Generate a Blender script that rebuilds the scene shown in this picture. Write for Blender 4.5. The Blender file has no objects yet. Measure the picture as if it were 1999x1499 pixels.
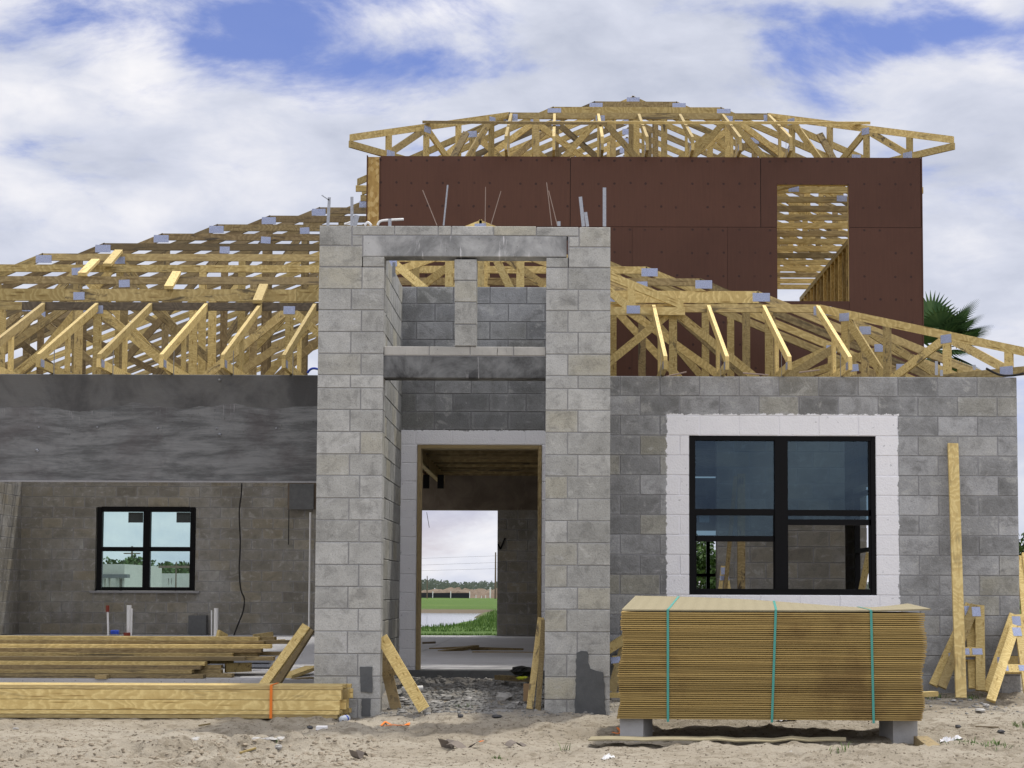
import bpy, math, random
import numpy as np
from mathutils import Vector as V
R = math.radians
rng = random.Random(7)
C = bpy.context.scene.collection
# ------------------------------------------------------------------ camera
W, Hh, F = 1999., 1499., 3400.
CZ = 1.2
th, ro, VX, VY = R(3.74), .0035, 1090., 1155.
f_ = V((0, math.cos(th), math.sin(th))); r0 = V((1, 0, 0)); u0 = V((0, -math.sin(th), math.cos(th)))
r_ = r0*math.cos(ro) + u0*math.sin(ro); u_ = u0*math.cos(ro) - r0*math.sin(ro)
SX = (W/2 + F*r_.y/f_.y - VX)/W; SY = (VY - Hh/2 + F*u_.y/f_.y)/W
cam = bpy.data.cameras.new('camera'); cam_o = bpy.data.objects.new('camera', cam); C.objects.link(cam_o)
from mathutils import Matrix
m3 = Matrix((r_, u_, -f_)).transposed()
cam_o.matrix_world = Matrix.Translation((0, 0, CZ)) @ m3.to_4x4()
cam.sensor_width = 36; cam.lens = F/W*36; cam.shift_x = SX; cam.shift_y = SY
cam.clip_start = .1; cam.clip_end = 9000
S = bpy.context.scene; S.camera = cam_o
def at(px, py, Y):
    a = ((px-W/2)+SX*W)/F; b = ((Hh/2-py)+SY*W)/F
    d = f_ + a*r_ + b*u_; t = Y/d.y
    return V((d.x*t, Y, CZ + d.z*t))
# ------------------------------------------------------------------ light
SUN_EL, SUN_AZ = R(68), R(34)            # azimuth from +Y towards +X
w = bpy.data.worlds.new('World'); S.world = w; w.use_nodes = True
def build_world():
    nt = w.node_tree; n = nt.nodes; l = nt.links; n.clear()
    out = n.new('ShaderNodeOutputWorld')
    sky = n.new('ShaderNodeTexSky'); sky.sky_type = 'NISHITA'; sky.sun_disc = False
    sky.sun_elevation = SUN_EL; sky.sun_rotation = SUN_AZ; sky.air_density = 1.0; sky.dust_density = .4; sky.ozone_density = 2.5
    b1 = n.new('ShaderNodeBackground'); b1.inputs[1].default_value = .10
    sat = n.new('ShaderNodeHueSaturation'); sat.inputs['Saturation'].default_value = 1.1; sat.inputs['Value'].default_value = 1.0
    l.new(sky.outputs[0], sat.inputs['Color']); tn = n.new('ShaderNodeMix'); tn.data_type = 'RGBA'; tn.blend_type = 'MULTIPLY'; tn.inputs[0].default_value = 1; tn.inputs[7].default_value = (.95, .82, 1.12, 1); l.new(sat.outputs[0], tn.inputs[6]); l.new(tn.outputs[2], b1.inputs[0])
    tc = n.new('ShaderNodeTexCoord')
    def M(op, a, b=None, c=None):
        x = n.new('ShaderNodeMath'); x.operation = op
        for i, v in enumerate((a, b, c)):
            if v is None: continue
            if isinstance(v, (int, float)): x.inputs[i].default_value = v
            else: l.new(v, x.inputs[i])
        return x.outputs[0]
    mp = n.new('ShaderNodeMapping'); mp.inputs['Scale'].default_value = (1, 1, 2.3); mp.inputs['Rotation'].default_value = (0, R(16), 0)
    l.new(tc.outputs['Generated'], mp.inputs[0])
    def noise(scale, det, rough, dist=0, off=0):
        x = n.new('ShaderNodeTexNoise'); x.inputs['Scale'].default_value = scale; x.inputs['Detail'].default_value = det
        x.inputs['Roughness'].default_value = rough; x.inputs['Distortion'].default_value = dist
        if off:
            a = n.new('ShaderNodeVectorMath'); a.inputs[1].default_value = (off, off*.7, off*1.3); l.new(mp.outputs[0], a.inputs[0]); l.new(a.outputs[0], x.inputs[0])
        else: l.new(mp.outputs[0], x.inputs[0])
        return x.outputs[0]
    n1 = noise(7.0, 10, .60, .35, 3.1); n2 = noise(3.2, 6, .55, .3, 8.4); n3 = noise(14, 8, .55, .3, 1.7)
    sp = n.new('ShaderNodeSeparateXYZ'); l.new(tc.outputs['Generated'], sp.inputs[0])
    yy = M('MAXIMUM', sp.outputs[1], .05)
    A = M('DIVIDE', sp.outputs[0], yy); B = M('DIVIDE', sp.outputs[2], yy)
    def blob(px, py, rx, ry, amp):
        a0, b0 = (px-VX)/F, (VY-py)/F
        q = M('ADD', M('POWER', M('ABSOLUTE', M('DIVIDE', M('SUBTRACT', A, a0), rx/F)), 2), M('POWER', M('ABSOLUTE', M('DIVIDE', M('SUBTRACT', B, b0), ry/F)), 2))
        return M('MULTIPLY', M('EXPONENT', M('MULTIPLY', q, -1)), amp)
    bl = None
    for args in ((1700, 45, 260, 80, .66), (1540, 130, 150, 45, .40), (1900, 30, 110, 40, .35), (1990, 0, 60, 40, -.3), (520, 70, 220, 65, .46), (700, 120, 240, 40, .40), (480, 15, 150, 35, .34), (1130, 15, 230, 45, .36), (1120, 120, 160, 30, .22), (1350, 70, 110, 60, -.62), (820, 25, 130, 40, -.40), (300, 130, 90, 30, -.42), (100, 40, 200, 40, .22), (1520, 140, 50, 22, -.3), (1650, 185, 100, 28, .34), (1880, 130, 120, 45, -.3), (200, 60, 130, 40, -.1)):
        x = blob(*args); bl = x if bl is None else M('ADD', bl, x)
    base = M('ADD', M('MULTIPLY', M('SUBTRACT', n1, .5), 3.6), M('MULTIPLY', M('SUBTRACT', n2, .5), 1.1))
    gap = M('ADD', M('ADD', base, bl), -.02)
    ss = n.new('ShaderNodeMapRange'); ss.interpolation_type = 'SMOOTHSTEP'; ss.inputs[1].default_value = .0; ss.inputs[2].default_value = .80
    ss.inputs[3].default_value = 1; ss.inputs[4].default_value = 0.04
    l.new(gap, ss.inputs[0])
    # only some open patches away from the view too; the rest is cloud
    ramp = n.new('ShaderNodeValToRGB'); cr = ramp.color_ramp
    cr.elements[0].position = .34; cr.elements[0].color = (.50, .54, .66, 1)
    cr.elements[1].position = .62; cr.elements[1].color = (.95, .94, .97, 1)
    e = cr.elements.new(.48); e.color = (.68, .71, .82, 1)
    l.new(M('ADD', M('MULTIPLY', n3, .45), M('MULTIPLY', n2, .55)), ramp.inputs[0])
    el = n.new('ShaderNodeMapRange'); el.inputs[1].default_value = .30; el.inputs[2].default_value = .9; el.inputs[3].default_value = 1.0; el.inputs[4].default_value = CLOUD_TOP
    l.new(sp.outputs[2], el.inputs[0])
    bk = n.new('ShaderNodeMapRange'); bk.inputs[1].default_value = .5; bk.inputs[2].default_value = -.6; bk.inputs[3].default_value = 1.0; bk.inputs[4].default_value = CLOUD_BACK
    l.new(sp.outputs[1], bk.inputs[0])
    b2 = n.new('ShaderNodeBackground'); wt = n.new('ShaderNodeMix'); wt.data_type = 'RGBA'; wt.blend_type = 'MULTIPLY'
    tf = n.new('ShaderNodeMapRange'); tf.inputs[1].default_value = .32; tf.inputs[2].default_value = .5; l.new(sp.outputs[2], tf.inputs[0])
    tb = n.new('ShaderNodeMapRange'); tb.inputs[1].default_value = .5; tb.inputs[2].default_value = .1; l.new(sp.outputs[1], tb.inputs[0])
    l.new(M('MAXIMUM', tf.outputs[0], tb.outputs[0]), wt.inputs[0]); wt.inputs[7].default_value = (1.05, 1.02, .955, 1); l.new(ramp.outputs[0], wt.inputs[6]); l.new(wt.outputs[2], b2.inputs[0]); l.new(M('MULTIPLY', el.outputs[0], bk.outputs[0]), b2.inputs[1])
    mx = n.new('ShaderNodeMixShader'); l.new(ss.outputs[0], mx.inputs[0]); l.new(b1.outputs[0], mx.inputs[1]); l.new(b2.outputs[0], mx.inputs[2])
    l.new(mx.outputs[0], out.inputs[0])
CLOUD_TOP, CLOUD_BACK = 1.55, 1.45  # unseen clouds overhead and behind the camera brightened to light the walls
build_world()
sun = bpy.data.lights.new('sun', 'SUN'); sun.energy = 3.4; sun.angle = R(2.5); sun.color = (1, .95, .86)
so = bpy.data.objects.new('sun', sun); C.objects.link(so)
sd = V((math.sin(SUN_AZ)*math.cos(SUN_EL), math.cos(SUN_AZ)*math.cos(SUN_EL), math.sin(SUN_EL)))
so.rotation_euler = sd.to_track_quat('Z', 'Y').to_euler()
S.view_settings.view_transform = 'Standard'; S.view_settings.look = 'None'; S.view_settings.exposure = 0; S.view_settings.gamma = 1
S.render.engine = 'CYCLES'; S.cycles.max_bounces = 5; S.cycles.transparent_max_bounces = 12
# ------------------------------------------------------------------ materials
class NT:
    def __init__(s, name):
        s.m = bpy.data.materials.new(name); s.m.use_nodes = True; s.t = s.m.node_tree; s.n = s.t.nodes; s.l = s.t.links
        s.b = s.n['Principled BSDF']; s.b.inputs['Roughness'].default_value = .85
        s.b.inputs['Specular IOR Level'].default_value = .25
    def lk(s, a, b): s.l.new(a, b)
    def val(s, node, i, v):
        if v is None: return
        if isinstance(v, (int, float, tuple)): node.inputs[i].default_value = v
        else: s.l.new(v, node.inputs[i])
    def math(s, op, a, b=None, c=None):
        x = s.n.new('ShaderNodeMath'); x.operation = op
        for i, v in enumerate((a, b, c)): s.val(x, i, v)
        return x.outputs[0]
    def uv(s): return s.n.new('ShaderNodeTexCoord').outputs['UV']
    def pos(s): return s.n.new('ShaderNodeNewGeometry').outputs['Position']
    def xyz(s, v):
        x = s.n.new('ShaderNodeSeparateXYZ'); s.l.new(v, x.inputs[0]); return x.outputs
    def comb(s, a, b, c):
        x = s.n.new('ShaderNodeCombineXYZ')
        for i, v in enumerate((a, b, c)): s.val(x, i, v)
        return x.outputs[0]
    def rnd(s):
        x = s.n.new('ShaderNodeAttribute'); x.attribute_name = 'rnd'; y = s.n.new('ShaderNodeSeparateColor'); s.l.new(x.outputs['Color'], y.inputs[0]); return y.outputs
    def mapv(s, v, sc=(1, 1, 1), loc=(0, 0, 0)):
        x = s.n.new('ShaderNodeMapping'); x.inputs['Scale'].default_value = sc; x.inputs['Location'].default_value = loc; s.l.new(v, x.inputs[0]); return x.outputs[0]
    def noise(s, v, sc, det=4, ro=.55, dist=0):
        x = s.n.new('ShaderNodeTexNoise'); x.inputs['Scale'].default_value = sc; x.inputs['Detail'].default_value = det; x.inputs['Roughness'].default_value = ro
        x.inputs['Distortion'].default_value = dist; s.l.new(v, x.inputs[0]); return x.outputs[0]
    def voro(s, v, sc, feat='F1'):
        x = s.n.new('ShaderNodeTexVoronoi'); x.feature = feat; x.inputs['Scale'].default_value = sc; s.l.new(v, x.inputs['Vector']); return x.outputs
    def step(s, v, a, b, lo=0., hi=1.):
        x = s.n.new('ShaderNodeMapRange'); x.interpolation_type = 'SMOOTHSTEP'; s.l.new(v, x.inputs[0])
        for i, q in zip((1, 2, 3, 4), (a, b, lo, hi)): x.inputs[i].default_value = q
        return x.outputs[0]
    def lin(s, v, a, b, lo, hi):
        x = s.n.new('ShaderNodeMapRange'); s.l.new(v, x.inputs[0])
        for i, q in zip((1, 2, 3, 4), (a, b, lo, hi)): x.inputs[i].default_value = q
        return x.outputs[0]
    def mix(s, f, a, b, mode='MIX'):
        x = s.n.new('ShaderNodeMix'); x.data_type = 'RGBA'; x.blend_type = mode
        s.val(x, 0, f)
        for i, v in ((6, a), (7, b)):
            if isinstance(v, tuple) and len(v) == 3: v = v + (1,)
            s.val(x, i, v)
        return x.outputs[2]
    def ramp(s, v, stops):
        x = s.n.new('ShaderNodeValToRGB'); e = x.color_ramp.elements
        while len(e) < len(stops): e.new(.5)
        for q, (p, c) in zip(e, stops): q.position = p; q.color = c + (1,)
        s.l.new(v, x.inputs[0]); return x.outputs[0]
    def hsv(s, c, h=.5, sa=1., v=1.):
        x = s.n.new('ShaderNodeHueSaturation'); s.val(x, 0, h); s.val(x, 1, sa); s.val(x, 2, v); s.val(x, 4, c); return x.outputs[0]
    def col(s, c): s.val(s.b, 'Base Color', c if not (isinstance(c, tuple) and len(c) == 3) else c + (1,)); return s
    def val_(s, k, v): s.b.inputs[k].default_value = v; return s
    def bump(s, h, st=.5, d=.01):
        x = s.n.new('ShaderNodeBump'); x.inputs['Strength'].default_value = st; x.inputs['Distance'].default_value = d
        s.l.new(h, x.inputs['Height']); s.l.new(x.outputs[0], s.b.inputs['Normal']); return s
def block_mat(name, c0, c1, warm, grime=.5, paint=None, efflo=.3):
    """concrete masonry: every block has its own tone, cloudy cement stains, pores; paint = list of (x0,x1,z0,z1)"""
    t = NT(name); p = t.pos(); r = t.rnd()
    base = t.mix(r[0], c0, c1)
    base = t.mix(t.step(r[1], .70, 1., 0, .6), base, warm)
    big = t.noise(p, 1.1, 5, .6); med = t.noise(t.mapv(p, (1, 1, 1), (3, 1, 7)), 4.5, 6, .62, .4)
    fine = t.noise(p, 90, 3, .7); sp = t.voro(p, 55)[0]
    uvx = t.xyz(t.uv())
    base = t.mix(t.step(med, .42, .66, 0, grime), base, t.mix(.5, base, (.13, .13, .125)))
    base = t.mix(t.step(big, .46, .7, 0, efflo), base, (.50, .51, .53))
    st = t.noise(t.comb(t.math('ADD', t.math('MULTIPLY', t.xyz(p)[0], 2.2), t.math('MULTIPLY', r[2], 40)), t.math('MULTIPLY', t.xyz(p)[1], 2.2), t.math('MULTIPLY', t.xyz(p)[2], 5)), 1.6, 5, .65, .8)
    base = t.mix(t.step(st, .56, .74, 0, grime*.9), base, (.13, .13, .13))
    base = t.mix(t.step(st, .40, .28, 0, .35), base, (.52, .52, .54))
    ux, uy = uvx[0], uvx[1]
    ed = t.math('MINIMUM', t.math('MULTIPLY', t.math('MINIMUM', ux, t.math('SUBTRACT', 1., ux)), 2.), t.math('MINIMUM', uy, t.math('SUBTRACT', 1., uy)))
    ed = t.math('ADD', ed, t.math('MULTIPLY', t.math('SUBTRACT', med, .5), .5))
    base = t.mix(t.step(ed, .14, .01, 0, .16), base, (.46, .47, .47)); b3 = t.noise(t.comb(t.math('ADD', t.xyz(p)[0], t.math('MULTIPLY', r[2], 17)), t.xyz(p)[1], t.math('ADD', t.xyz(p)[2], t.math('MULTIPLY', r[1], 23))), 6.5, 7, .68, .6)
    base = t.mix(t.step(b3, .50, .64, 0, .5), base, t.mix(.55, base, (.07, .07, .066))); base = t.mix(t.step(b3, .44, .34, 0, .38), base, (.50, .50, .48))
    base = t.hsv(base, .5, 1., t.math('ADD', .62, t.math('MULTIPLY', fine, .76)))
    base = t.mix(t.step(sp, .22, .08, 0, .6), base, (.09, .09, .09))
    if paint:
        x, y, z = t.xyz(p); rag = t.math('MULTIPLY', t.math('SUBTRACT', t.noise(p, 16, 4, .65), .5), .09); m = None
        for (x0, x1, z0, z1) in paint:
            q = t.math('MINIMUM', t.math('MINIMUM', t.math('SUBTRACT', x, x0), t.math('SUBTRACT', x1, x)), t.math('MINIMUM', t.math('SUBTRACT', z, z0), t.math('SUBTRACT', z1, z)))
            q = t.step(t.math('ADD', q, rag), -.003, .003)
            m = q if m is None else t.math('MAXIMUM', m, q)
        pc = t.mix(t.noise(p, 7, 5, .6), PAINT[0], PAINT[1])
        pc = t.mix(t.step(t.noise(t.mapv(p, (1, 1, 1), (5, 3, 1)), 25, 4, .6), .66, .72, 0, .6), pc, (.30, .30, .33))
        base = t.mix(t.math('MULTIPLY', m, .96), base, pc)
    t.col(base).bump(t.math('ADD', t.math('MULTIPLY', fine, .6), t.math('MULTIPLY', sp, .8)), .45, .006)
    return t.m
PAINT = ((.76, .76, .80), (.85, .85, .88))
M_BLOCK = block_mat('concrete_block', (.185, .188, .19), (.37, .375, .385), (.33, .315, .245), .7, [(1.10, 3.47, .95, 3.02)])
M_TOWER = block_mat('concrete_block_tower', (.30, .30, .285), (.45, .45, .435), (.44, .405, .29), .5)
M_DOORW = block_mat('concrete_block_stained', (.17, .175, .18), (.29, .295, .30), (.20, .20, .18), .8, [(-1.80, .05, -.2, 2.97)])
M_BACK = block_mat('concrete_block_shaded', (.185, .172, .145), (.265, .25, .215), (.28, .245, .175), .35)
def mortar_mat(name, boxes=(), lo=(.19, .19, .20), hi=(.36, .36, .38)):
    t = NT(name); p = t.pos(); f = t.noise(p, 60, 4, .7); x, y, z = t.xyz(p); c = t.mix(f, lo, hi)
    for (x0, x1, z0, z1) in boxes:
        q = t.math('MINIMUM', t.math('MINIMUM', t.math('SUBTRACT', x, x0), t.math('SUBTRACT', x1, x)), t.math('MINIMUM', t.math('SUBTRACT', z, z0), t.math('SUBTRACT', z1, z)))
        c = t.mix(t.step(q, -.003, .003), c, (.78, .78, .82))
    t.col(c).bump(f, .5, .01); return t.m
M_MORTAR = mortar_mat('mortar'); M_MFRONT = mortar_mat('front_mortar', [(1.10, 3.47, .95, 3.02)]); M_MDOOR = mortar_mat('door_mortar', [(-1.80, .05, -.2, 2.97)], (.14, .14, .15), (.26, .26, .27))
M_MTOWER = mortar_mat('tower_mortar', (), (.20, .20, .205), (.34, .34, .35))
def wood_mat(name, a=(.66, .52, .23), b=(.36, .25, .085), mould=.3, dark=1.0, grey=0.):
    t = NT(name); u, v, _ = t.xyz(t.uv()); r = t.rnd()
    ru = t.math('MULTIPLY', r[1], 37.0)
    c1 = t.comb(t.math('MULTIPLY', u, .38), t.math('MULTIPLY', v, 5.5), ru)
    warp = t.noise(c1, 1.6, 3, .5, .4)
    rings = t.math('FRACT', t.math('MULTIPLY', t.math('ADD', t.math('MULTIPLY', v, 3.2), t.math('MULTIPLY', warp, .75)), 9.0))
    rings = t.math('MULTIPLY', t.step(rings, 0, .55), t.step(rings, 1, .75))
    fine = t.noise(t.comb(t.math('MULTIPLY', u, 3), t.math('MULTIPLY', v, 160), ru), 1.0, 4, .6)
    c = t.mix(t.math('MULTIPLY', rings, .55), a, b)
    c = t.mix(t.step(fine, .35, .75, 0, .4), c, b)
    kn = t.voro(t.comb(t.math('MULTIPLY', u, 3.0), t.math('MULTIPLY', v, 8), ru), 1.0)[0]
    c = t.mix(t.step(kn, .20, .12, 0, .95), c, (.075, .035, .012))
    c = t.mix(t.math('MULTIPLY', t.step(kn, .40, .16), .6), c, b)
    blot = t.noise(t.comb(t.math('MULTIPLY', u, 1.3), t.math('MULTIPLY', v, 5), t.math('ADD', ru, 9.)), 1.2, 5, .68, .5)
    c = t.mix(t.math('MULTIPLY', t.step(blot, .54, .66), t.math('MULTIPLY', t.step(r[2], .35, .8), mould*3.0)), c, (.055, .045, .035))
    c = t.mix(t.step(r[2], .6, 1., 0, .45+grey), c, (.27, .21, .12))
    c = t.hsv(c, .5, 1., t.math('MULTIPLY', t.math('ADD', .58, t.math('MULTIPLY', r[0], .56)), dark))
    t.col(c).bump(t.math('ADD', fine, rings), .25, .002); t.b.inputs['Roughness'].default_value = .7
    return t.m
M_WOOD = wood_mat('pine_lumber')
M_WOODNEW = wood_mat('fresh_pine_lumber', (.74, .59, .265), (.46, .32, .11), .12, 1.02)
M_WOODOLD = wood_mat('weathered_pine', (.40, .31, .155), (.19, .135, .06), .5, .95, .2)
M_WOODDARK = wood_mat('blackened_pine', (.15, .12, .085), (.07, .055, .04), .4, .9)
def plate_mat():
    t = NT('galvanized_plate'); u, v, _ = t.xyz(t.uv())
    a = t.math('FRACT', t.math('MULTIPLY', u, 26)); b = t.math('FRACT', t.math('ADD', t.math('MULTIPLY', v, 30), t.math('MULTIPLY', u, 13)))
    hole = t.math('MULTIPLY', t.math('GREATER_THAN', a, .55), t.math('GREATER_THAN', b, .2))
    t.col(t.mix(t.math('MULTIPLY', hole, .85), (.50, .56, .76), (.05, .065, .15))); t.val_('Metallic', .35).val_('Roughness', .42).bump(hole, .5, .003); return t.m
M_PLATE = plate_mat()
def metal_mat():
    t = NT('galvanized_steel'); p = t.pos(); f = t.noise(p, 60, 3, .6)
    t.col(t.mix(f, (.20, .21, .24), (.44, .46, .50))).val_('Metallic', .6).val_('Roughness', .45); return t.m
M_METAL = metal_mat()
def plain(name, c, ro=.7, var=.25, sc=12, met=0., bump=0.):
    t = NT(name); p = t.pos(); f = t.noise(p, sc, 5, .6)
    t.col(t.mix(f, tuple(q*(1-var) for q in c), tuple(min(1, q*(1+var)) for q in c))).val_('Roughness', ro).val_('Metallic', met)
    if bump: t.bump(t.noise(p, sc*4, 4, .65), bump, .01)
    return t.m
M_BLACK = plain('black_aluminium', (.004, .004, .005), .5, .2); M_BLACK.node_tree.nodes['Principled BSDF'].inputs['Specular IOR Level'].default_value = .12; M_WHITE = plain('white_plastic', (.72, .72, .72), .45, .08)
M_RED = plain('red_plastic', (.20, .04, .025), .5); M_BLUE = plain('blue_plastic', (.02, .06, .40), .4); M_ORANGE = plain('orange_strap', (.75, .20, .03), .5, .15)
M_TEAL = plain('teal_strap', (.07, .30, .26), .4, .15); M_CABLE = plain('black_rubber', (.015, .015, .015), .6)
M_PAPER = plain('white_paper', (.72, .72, .74), .8, .1); M_CARD = plain('brown_card', (.30, .20, .11), .9, .25)
M_RUST = plain('rusty_steel', (.26, .20, .17), .7, .3); M_GREYBLK = plain('grey_concrete_block', (.36, .36, .365), .9, .12, 20, 0, .3)
M_ROCK = plain('broken_concrete', (.40, .39, .375), .95, .3, 22, 0, .6); M_PEB = plain('crushed_stone', (.25, .245, .235), .95, .5, 30, 0, .5)
M_DARKROCK = plain('dark_mortar', (.085, .085, .09), .95, .35, 25, 0, .6)
M_YELLOW = plain('yellow_green_plastic', (.55, .60, .05), .5); M_OLIVE = plain('grass_blade', (.10, .20, .03), .7, .4, 8)
M_FABRIC = plain('black_silt_fabric', (.02, .022, .028), .8, .4, 6); M_TRUNK = plain('bark', (.16, .12, .09), .95, .3, 9, 0, .6)
def conc_beam():
    t = NT('form_finished_concrete'); p = t.pos(); x, y, z = t.xyz(p)
    g = t.noise(t.comb(t.math('MULTIPLY', x, .8), 0., t.math('MULTIPLY', z, 4.5)), 1.7, 8, .72, .35)
    g2 = t.noise(t.comb(t.math('MULTIPLY', x, 4), 0., t.math('MULTIPLY', z, 45)), 1.2, 6, .75, .15)
    cl = t.noise(p, 1.6, 6, .65, .4)
    lo = t.mix(t.step(g, .36, .62), (.085, .088, .092), (.185, .19, .197)); lo = t.mix(t.step(g2, .48, .68, 0, .3), lo, (.25, .255, .26)); lo = t.mix(t.step(g2, .48, .34, 0, .3), lo, (.06, .06, .062)); lo = t.mix(t.step(cl, .46, .70, 0, .6), lo, (.075, .065, .068))
    hi = t.mix(t.step(cl, .35, .65), (.06, .06, .062), (.12, .12, .121)); hi = t.mix(t.step(g2, .55, .75, 0, .2), hi, (.2, .2, .2))
    wv = t.math('ADD', t.math('MULTIPLY', t.math('SUBTRACT', t.noise(t.comb(x, 0., 0.), 1.1, 3, .5), .5), .38), t.math('MULTIPLY', t.math('SUBTRACT', t.noise(t.comb(x, 0., 0.), 14, 4, .6), .5), .03))
    zz = t.math('SUBTRACT', z, t.math('ADD', wv, 3.08))
    m = t.step(zz, -.006, .006)
    c = t.mix(m, lo, hi)
    drip = t.noise(t.comb(t.math('MULTIPLY', x, 22), 0., t.math('MULTIPLY', z, 1.5)), 1.2, 4, .7)
    dm = t.math('MULTIPLY', t.math('MULTIPLY', t.step(zz, -.20, -.01), t.step(zz, .0, -.012)), t.step(drip, .60, .72))
    c = t.mix(t.math('MULTIPLY', dm, .75), c, (.36, .36, .38))
    pit = t.math('MULTIPLY', t.step(t.noise(p, 30, 4, .7), .62, .68), t.math('MULTIPLY', t.step(zz, -.42, -.1), t.step(zz, .0, -.05)))
    c = t.mix(t.math('MULTIPLY', pit, .7), c, (.04, .04, .04))
    t.col(c).bump(t.math('ADD', g2, g), .35, .006).val_('Roughness', .75); return t.m
M_CBEAM = conc_beam()
def conc_lintel(name, c0, c1, streak):
    t = NT(name); p = t.pos(); x, y, z = t.xyz(p)
    a = t.noise(p, 2.2, 6, .65, .5); st = t.noise(t.comb(t.math('MULTIPLY', x, 26), y, t.math('MULTIPLY', z, 2.5)), 1.1, 4, .7); pit = t.noise(p, 45, 3, .7)
    c = t.mix(t.step(a, .32, .68), c0, c1); c = t.mix(t.math('MULTIPLY', t.step(st, .58, .7), t.step(t.noise(p, 2.6, 2, .5), .5, .6)), c, streak); c = t.mix(t.step(pit, .66, .72, 0, .7), c, (.06, .06, .06))
    t.col(c).bump(pit, .3, .006); return t.m
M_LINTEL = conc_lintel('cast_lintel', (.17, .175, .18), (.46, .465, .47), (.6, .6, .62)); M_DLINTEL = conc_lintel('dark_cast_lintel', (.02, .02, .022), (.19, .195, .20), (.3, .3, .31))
M_STAINED = conc_lintel('stained_block', (.30, .295, .28), (.42, .41, .385), (.035, .035, .035))
def slab_mat():
    t = NT('slab_concrete'); p = t.pos(); a = t.noise(p, 1.3, 6, .65, .3); sp = t.noise(p, 38, 3, .7)
    c = t.mix(a, (.30, .30, .31), (.47, .47, .485)); c = t.mix(t.step(sp, .63, .69, 0, .8), c, (.10, .095, .09)); c = t.mix(t.step(t.noise(p, 4, 5, .7), .58, .72, 0, .4), c, (.33, .28, .22))
    t.col(c).bump(sp, .2, .004); return t.m
M_SLAB = slab_mat(); M_SLABEDGE = plain('slab_edge_concrete', (.13, .135, .14), .9, .35, 14, 0, .5)
def red_mat():
    t = NT('red_sheathing'); p = t.pos(); x, y, z = t.xyz(p); r = t.rnd()
    c = t.mix(r[0], (.068, .029, .0185), (.090, .039, .025))
    c = t.mix(t.step(t.noise(p, .9, 4, .6), .45, .75, 0, .5), c, (.058, .023, .015))
    c = t.hsv(c, .5, 1, t.math('ADD', .82, t.math('MULTIPLY', t.noise(t.comb(t.math('MULTIPLY', x, 30), 0., t.math('MULTIPLY', z, 1.5)), 1.5, 3, .6), .36)))
    def cell(q, s, o=0.): return t.math('ABSOLUTE', t.math('SUBTRACT', t.math('FRACT', t.math('ADD', t.math('MULTIPLY', q, 1/s), o)), .5))
    j = t.math('MULTIPLY', t.math('SUBTRACT', t.noise(p, 3, 1, .5), .5), .05)
    dx = t.math('MULTIPLY', cell(t.math('ADD', x, j), .205), .205); dz = t.math('MULTIPLY', cell(t.math('ADD', z, j), .305), .305)
    d = t.math('SQRT', t.math('ADD', t.math('POWER', dx, 2.), t.math('POWER', dz, 2.)))
    nail = t.math('MULTIPLY', t.step(d, .020, .013), t.step(t.noise(p, 2.3, 2, .5), .38, .48))
    c = t.mix(t.math('MULTIPLY', nail, .85), c, (.028, .013, .011))
    t.col(c).bump(nail, -.4, .01); t.val_('Roughness', .6); return t.m
M_REDW = red_mat()
def osb_mat():
    t = NT('osb_panel'); p = t.pos(); v = t.voro(t.mapv(p, (1, 1, .6)), 28); c = t.ramp(t.xyz(v[1])[0], [(0, (.28, .17, .055)), (.6, (.42, .28, .10)), (1, (.52, .38, .17))])
    t.col(c).bump(v[0], .2, .004); return t.m
M_OSB = osb_mat()
def ply_mat(name, dk):
    t = NT(name); p = t.pos(); r = t.rnd(); x, y, z = t.xyz(t.uv())
    n = t.noise(t.comb(t.math('MULTIPLY', x, 5), t.math('MULTIPLY', y, 300), t.math('MULTIPLY', r[1], 30)), 1, 5, .65)
    c = t.mix(t.step(n, .3, .7), (.33, .23, .08), (.56, .40, .155)); c = t.mix(t.step(t.noise(p, 1.6, 5, .65), .48, .72, 0, .6), c, (.20, .12, .05))
    c = t.hsv(c, .5, 1, t.math('ADD', .55, t.math('MULTIPLY', r[0], .6)))
    t.col(t.hsv(c, .5, 1, dk)); return t.m
M_PLY = ply_mat('plywood_edge', .95); M_PLYDK = ply_mat('plywood_dark', .42)
def plytop_mat():
    t = NT('plywood_face'); u, v, _ = t.xyz(t.uv())
    n = t.noise(t.comb(t.math('MULTIPLY', u, 1.2), t.math('MULTIPLY', v, 28), 0.), 2.2, 6, .65, .6)
    c = t.ramp(n, [(.3, (.12, .10, .06)), (.5, (.27, .235, .15)), (.7, (.36, .32, .22))]); t.col(c).bump(n, .2, .003); return t.m
M_PLYTOP = plytop_mat()
def glass_mat(name, tint, gl, rgb=(1, 1, 1)):
    t = NT(name); t.n.remove(t.b); o = t.n['Material Output']
    a = t.n.new('ShaderNodeBsdfTransparent'); a.inputs[0].default_value = tint + (1,)
    g = t.n.new('ShaderNodeBsdfGlossy'); g.inputs['Roughness'].default_value = .01; g.inputs[0].default_value = rgb + (1,)
    fr = t.n.new('ShaderNodeFresnel'); fr.inputs[0].default_value = 1.5; s = t.n.new('ShaderNodeMixShader')
    f = t.math('MINIMUM', t.math('ADD', t.math('MULTIPLY', fr.outputs[0], 1.), gl), 1.)
    t.l.new(f, s.inputs[0]); t.l.new(a.outputs[0], s.inputs[1]); t.l.new(g.outputs[0], s.inputs[2]); t.l.new(s.outputs[0], o.inputs[0]); return t.m
M_GLASS = glass_mat('tinted_glass', (.42, .52, .56), .015, (.50, .66, .85)); M_GLASSC = glass_mat('clear_glass', (.82, .93, .92), .03)
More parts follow.
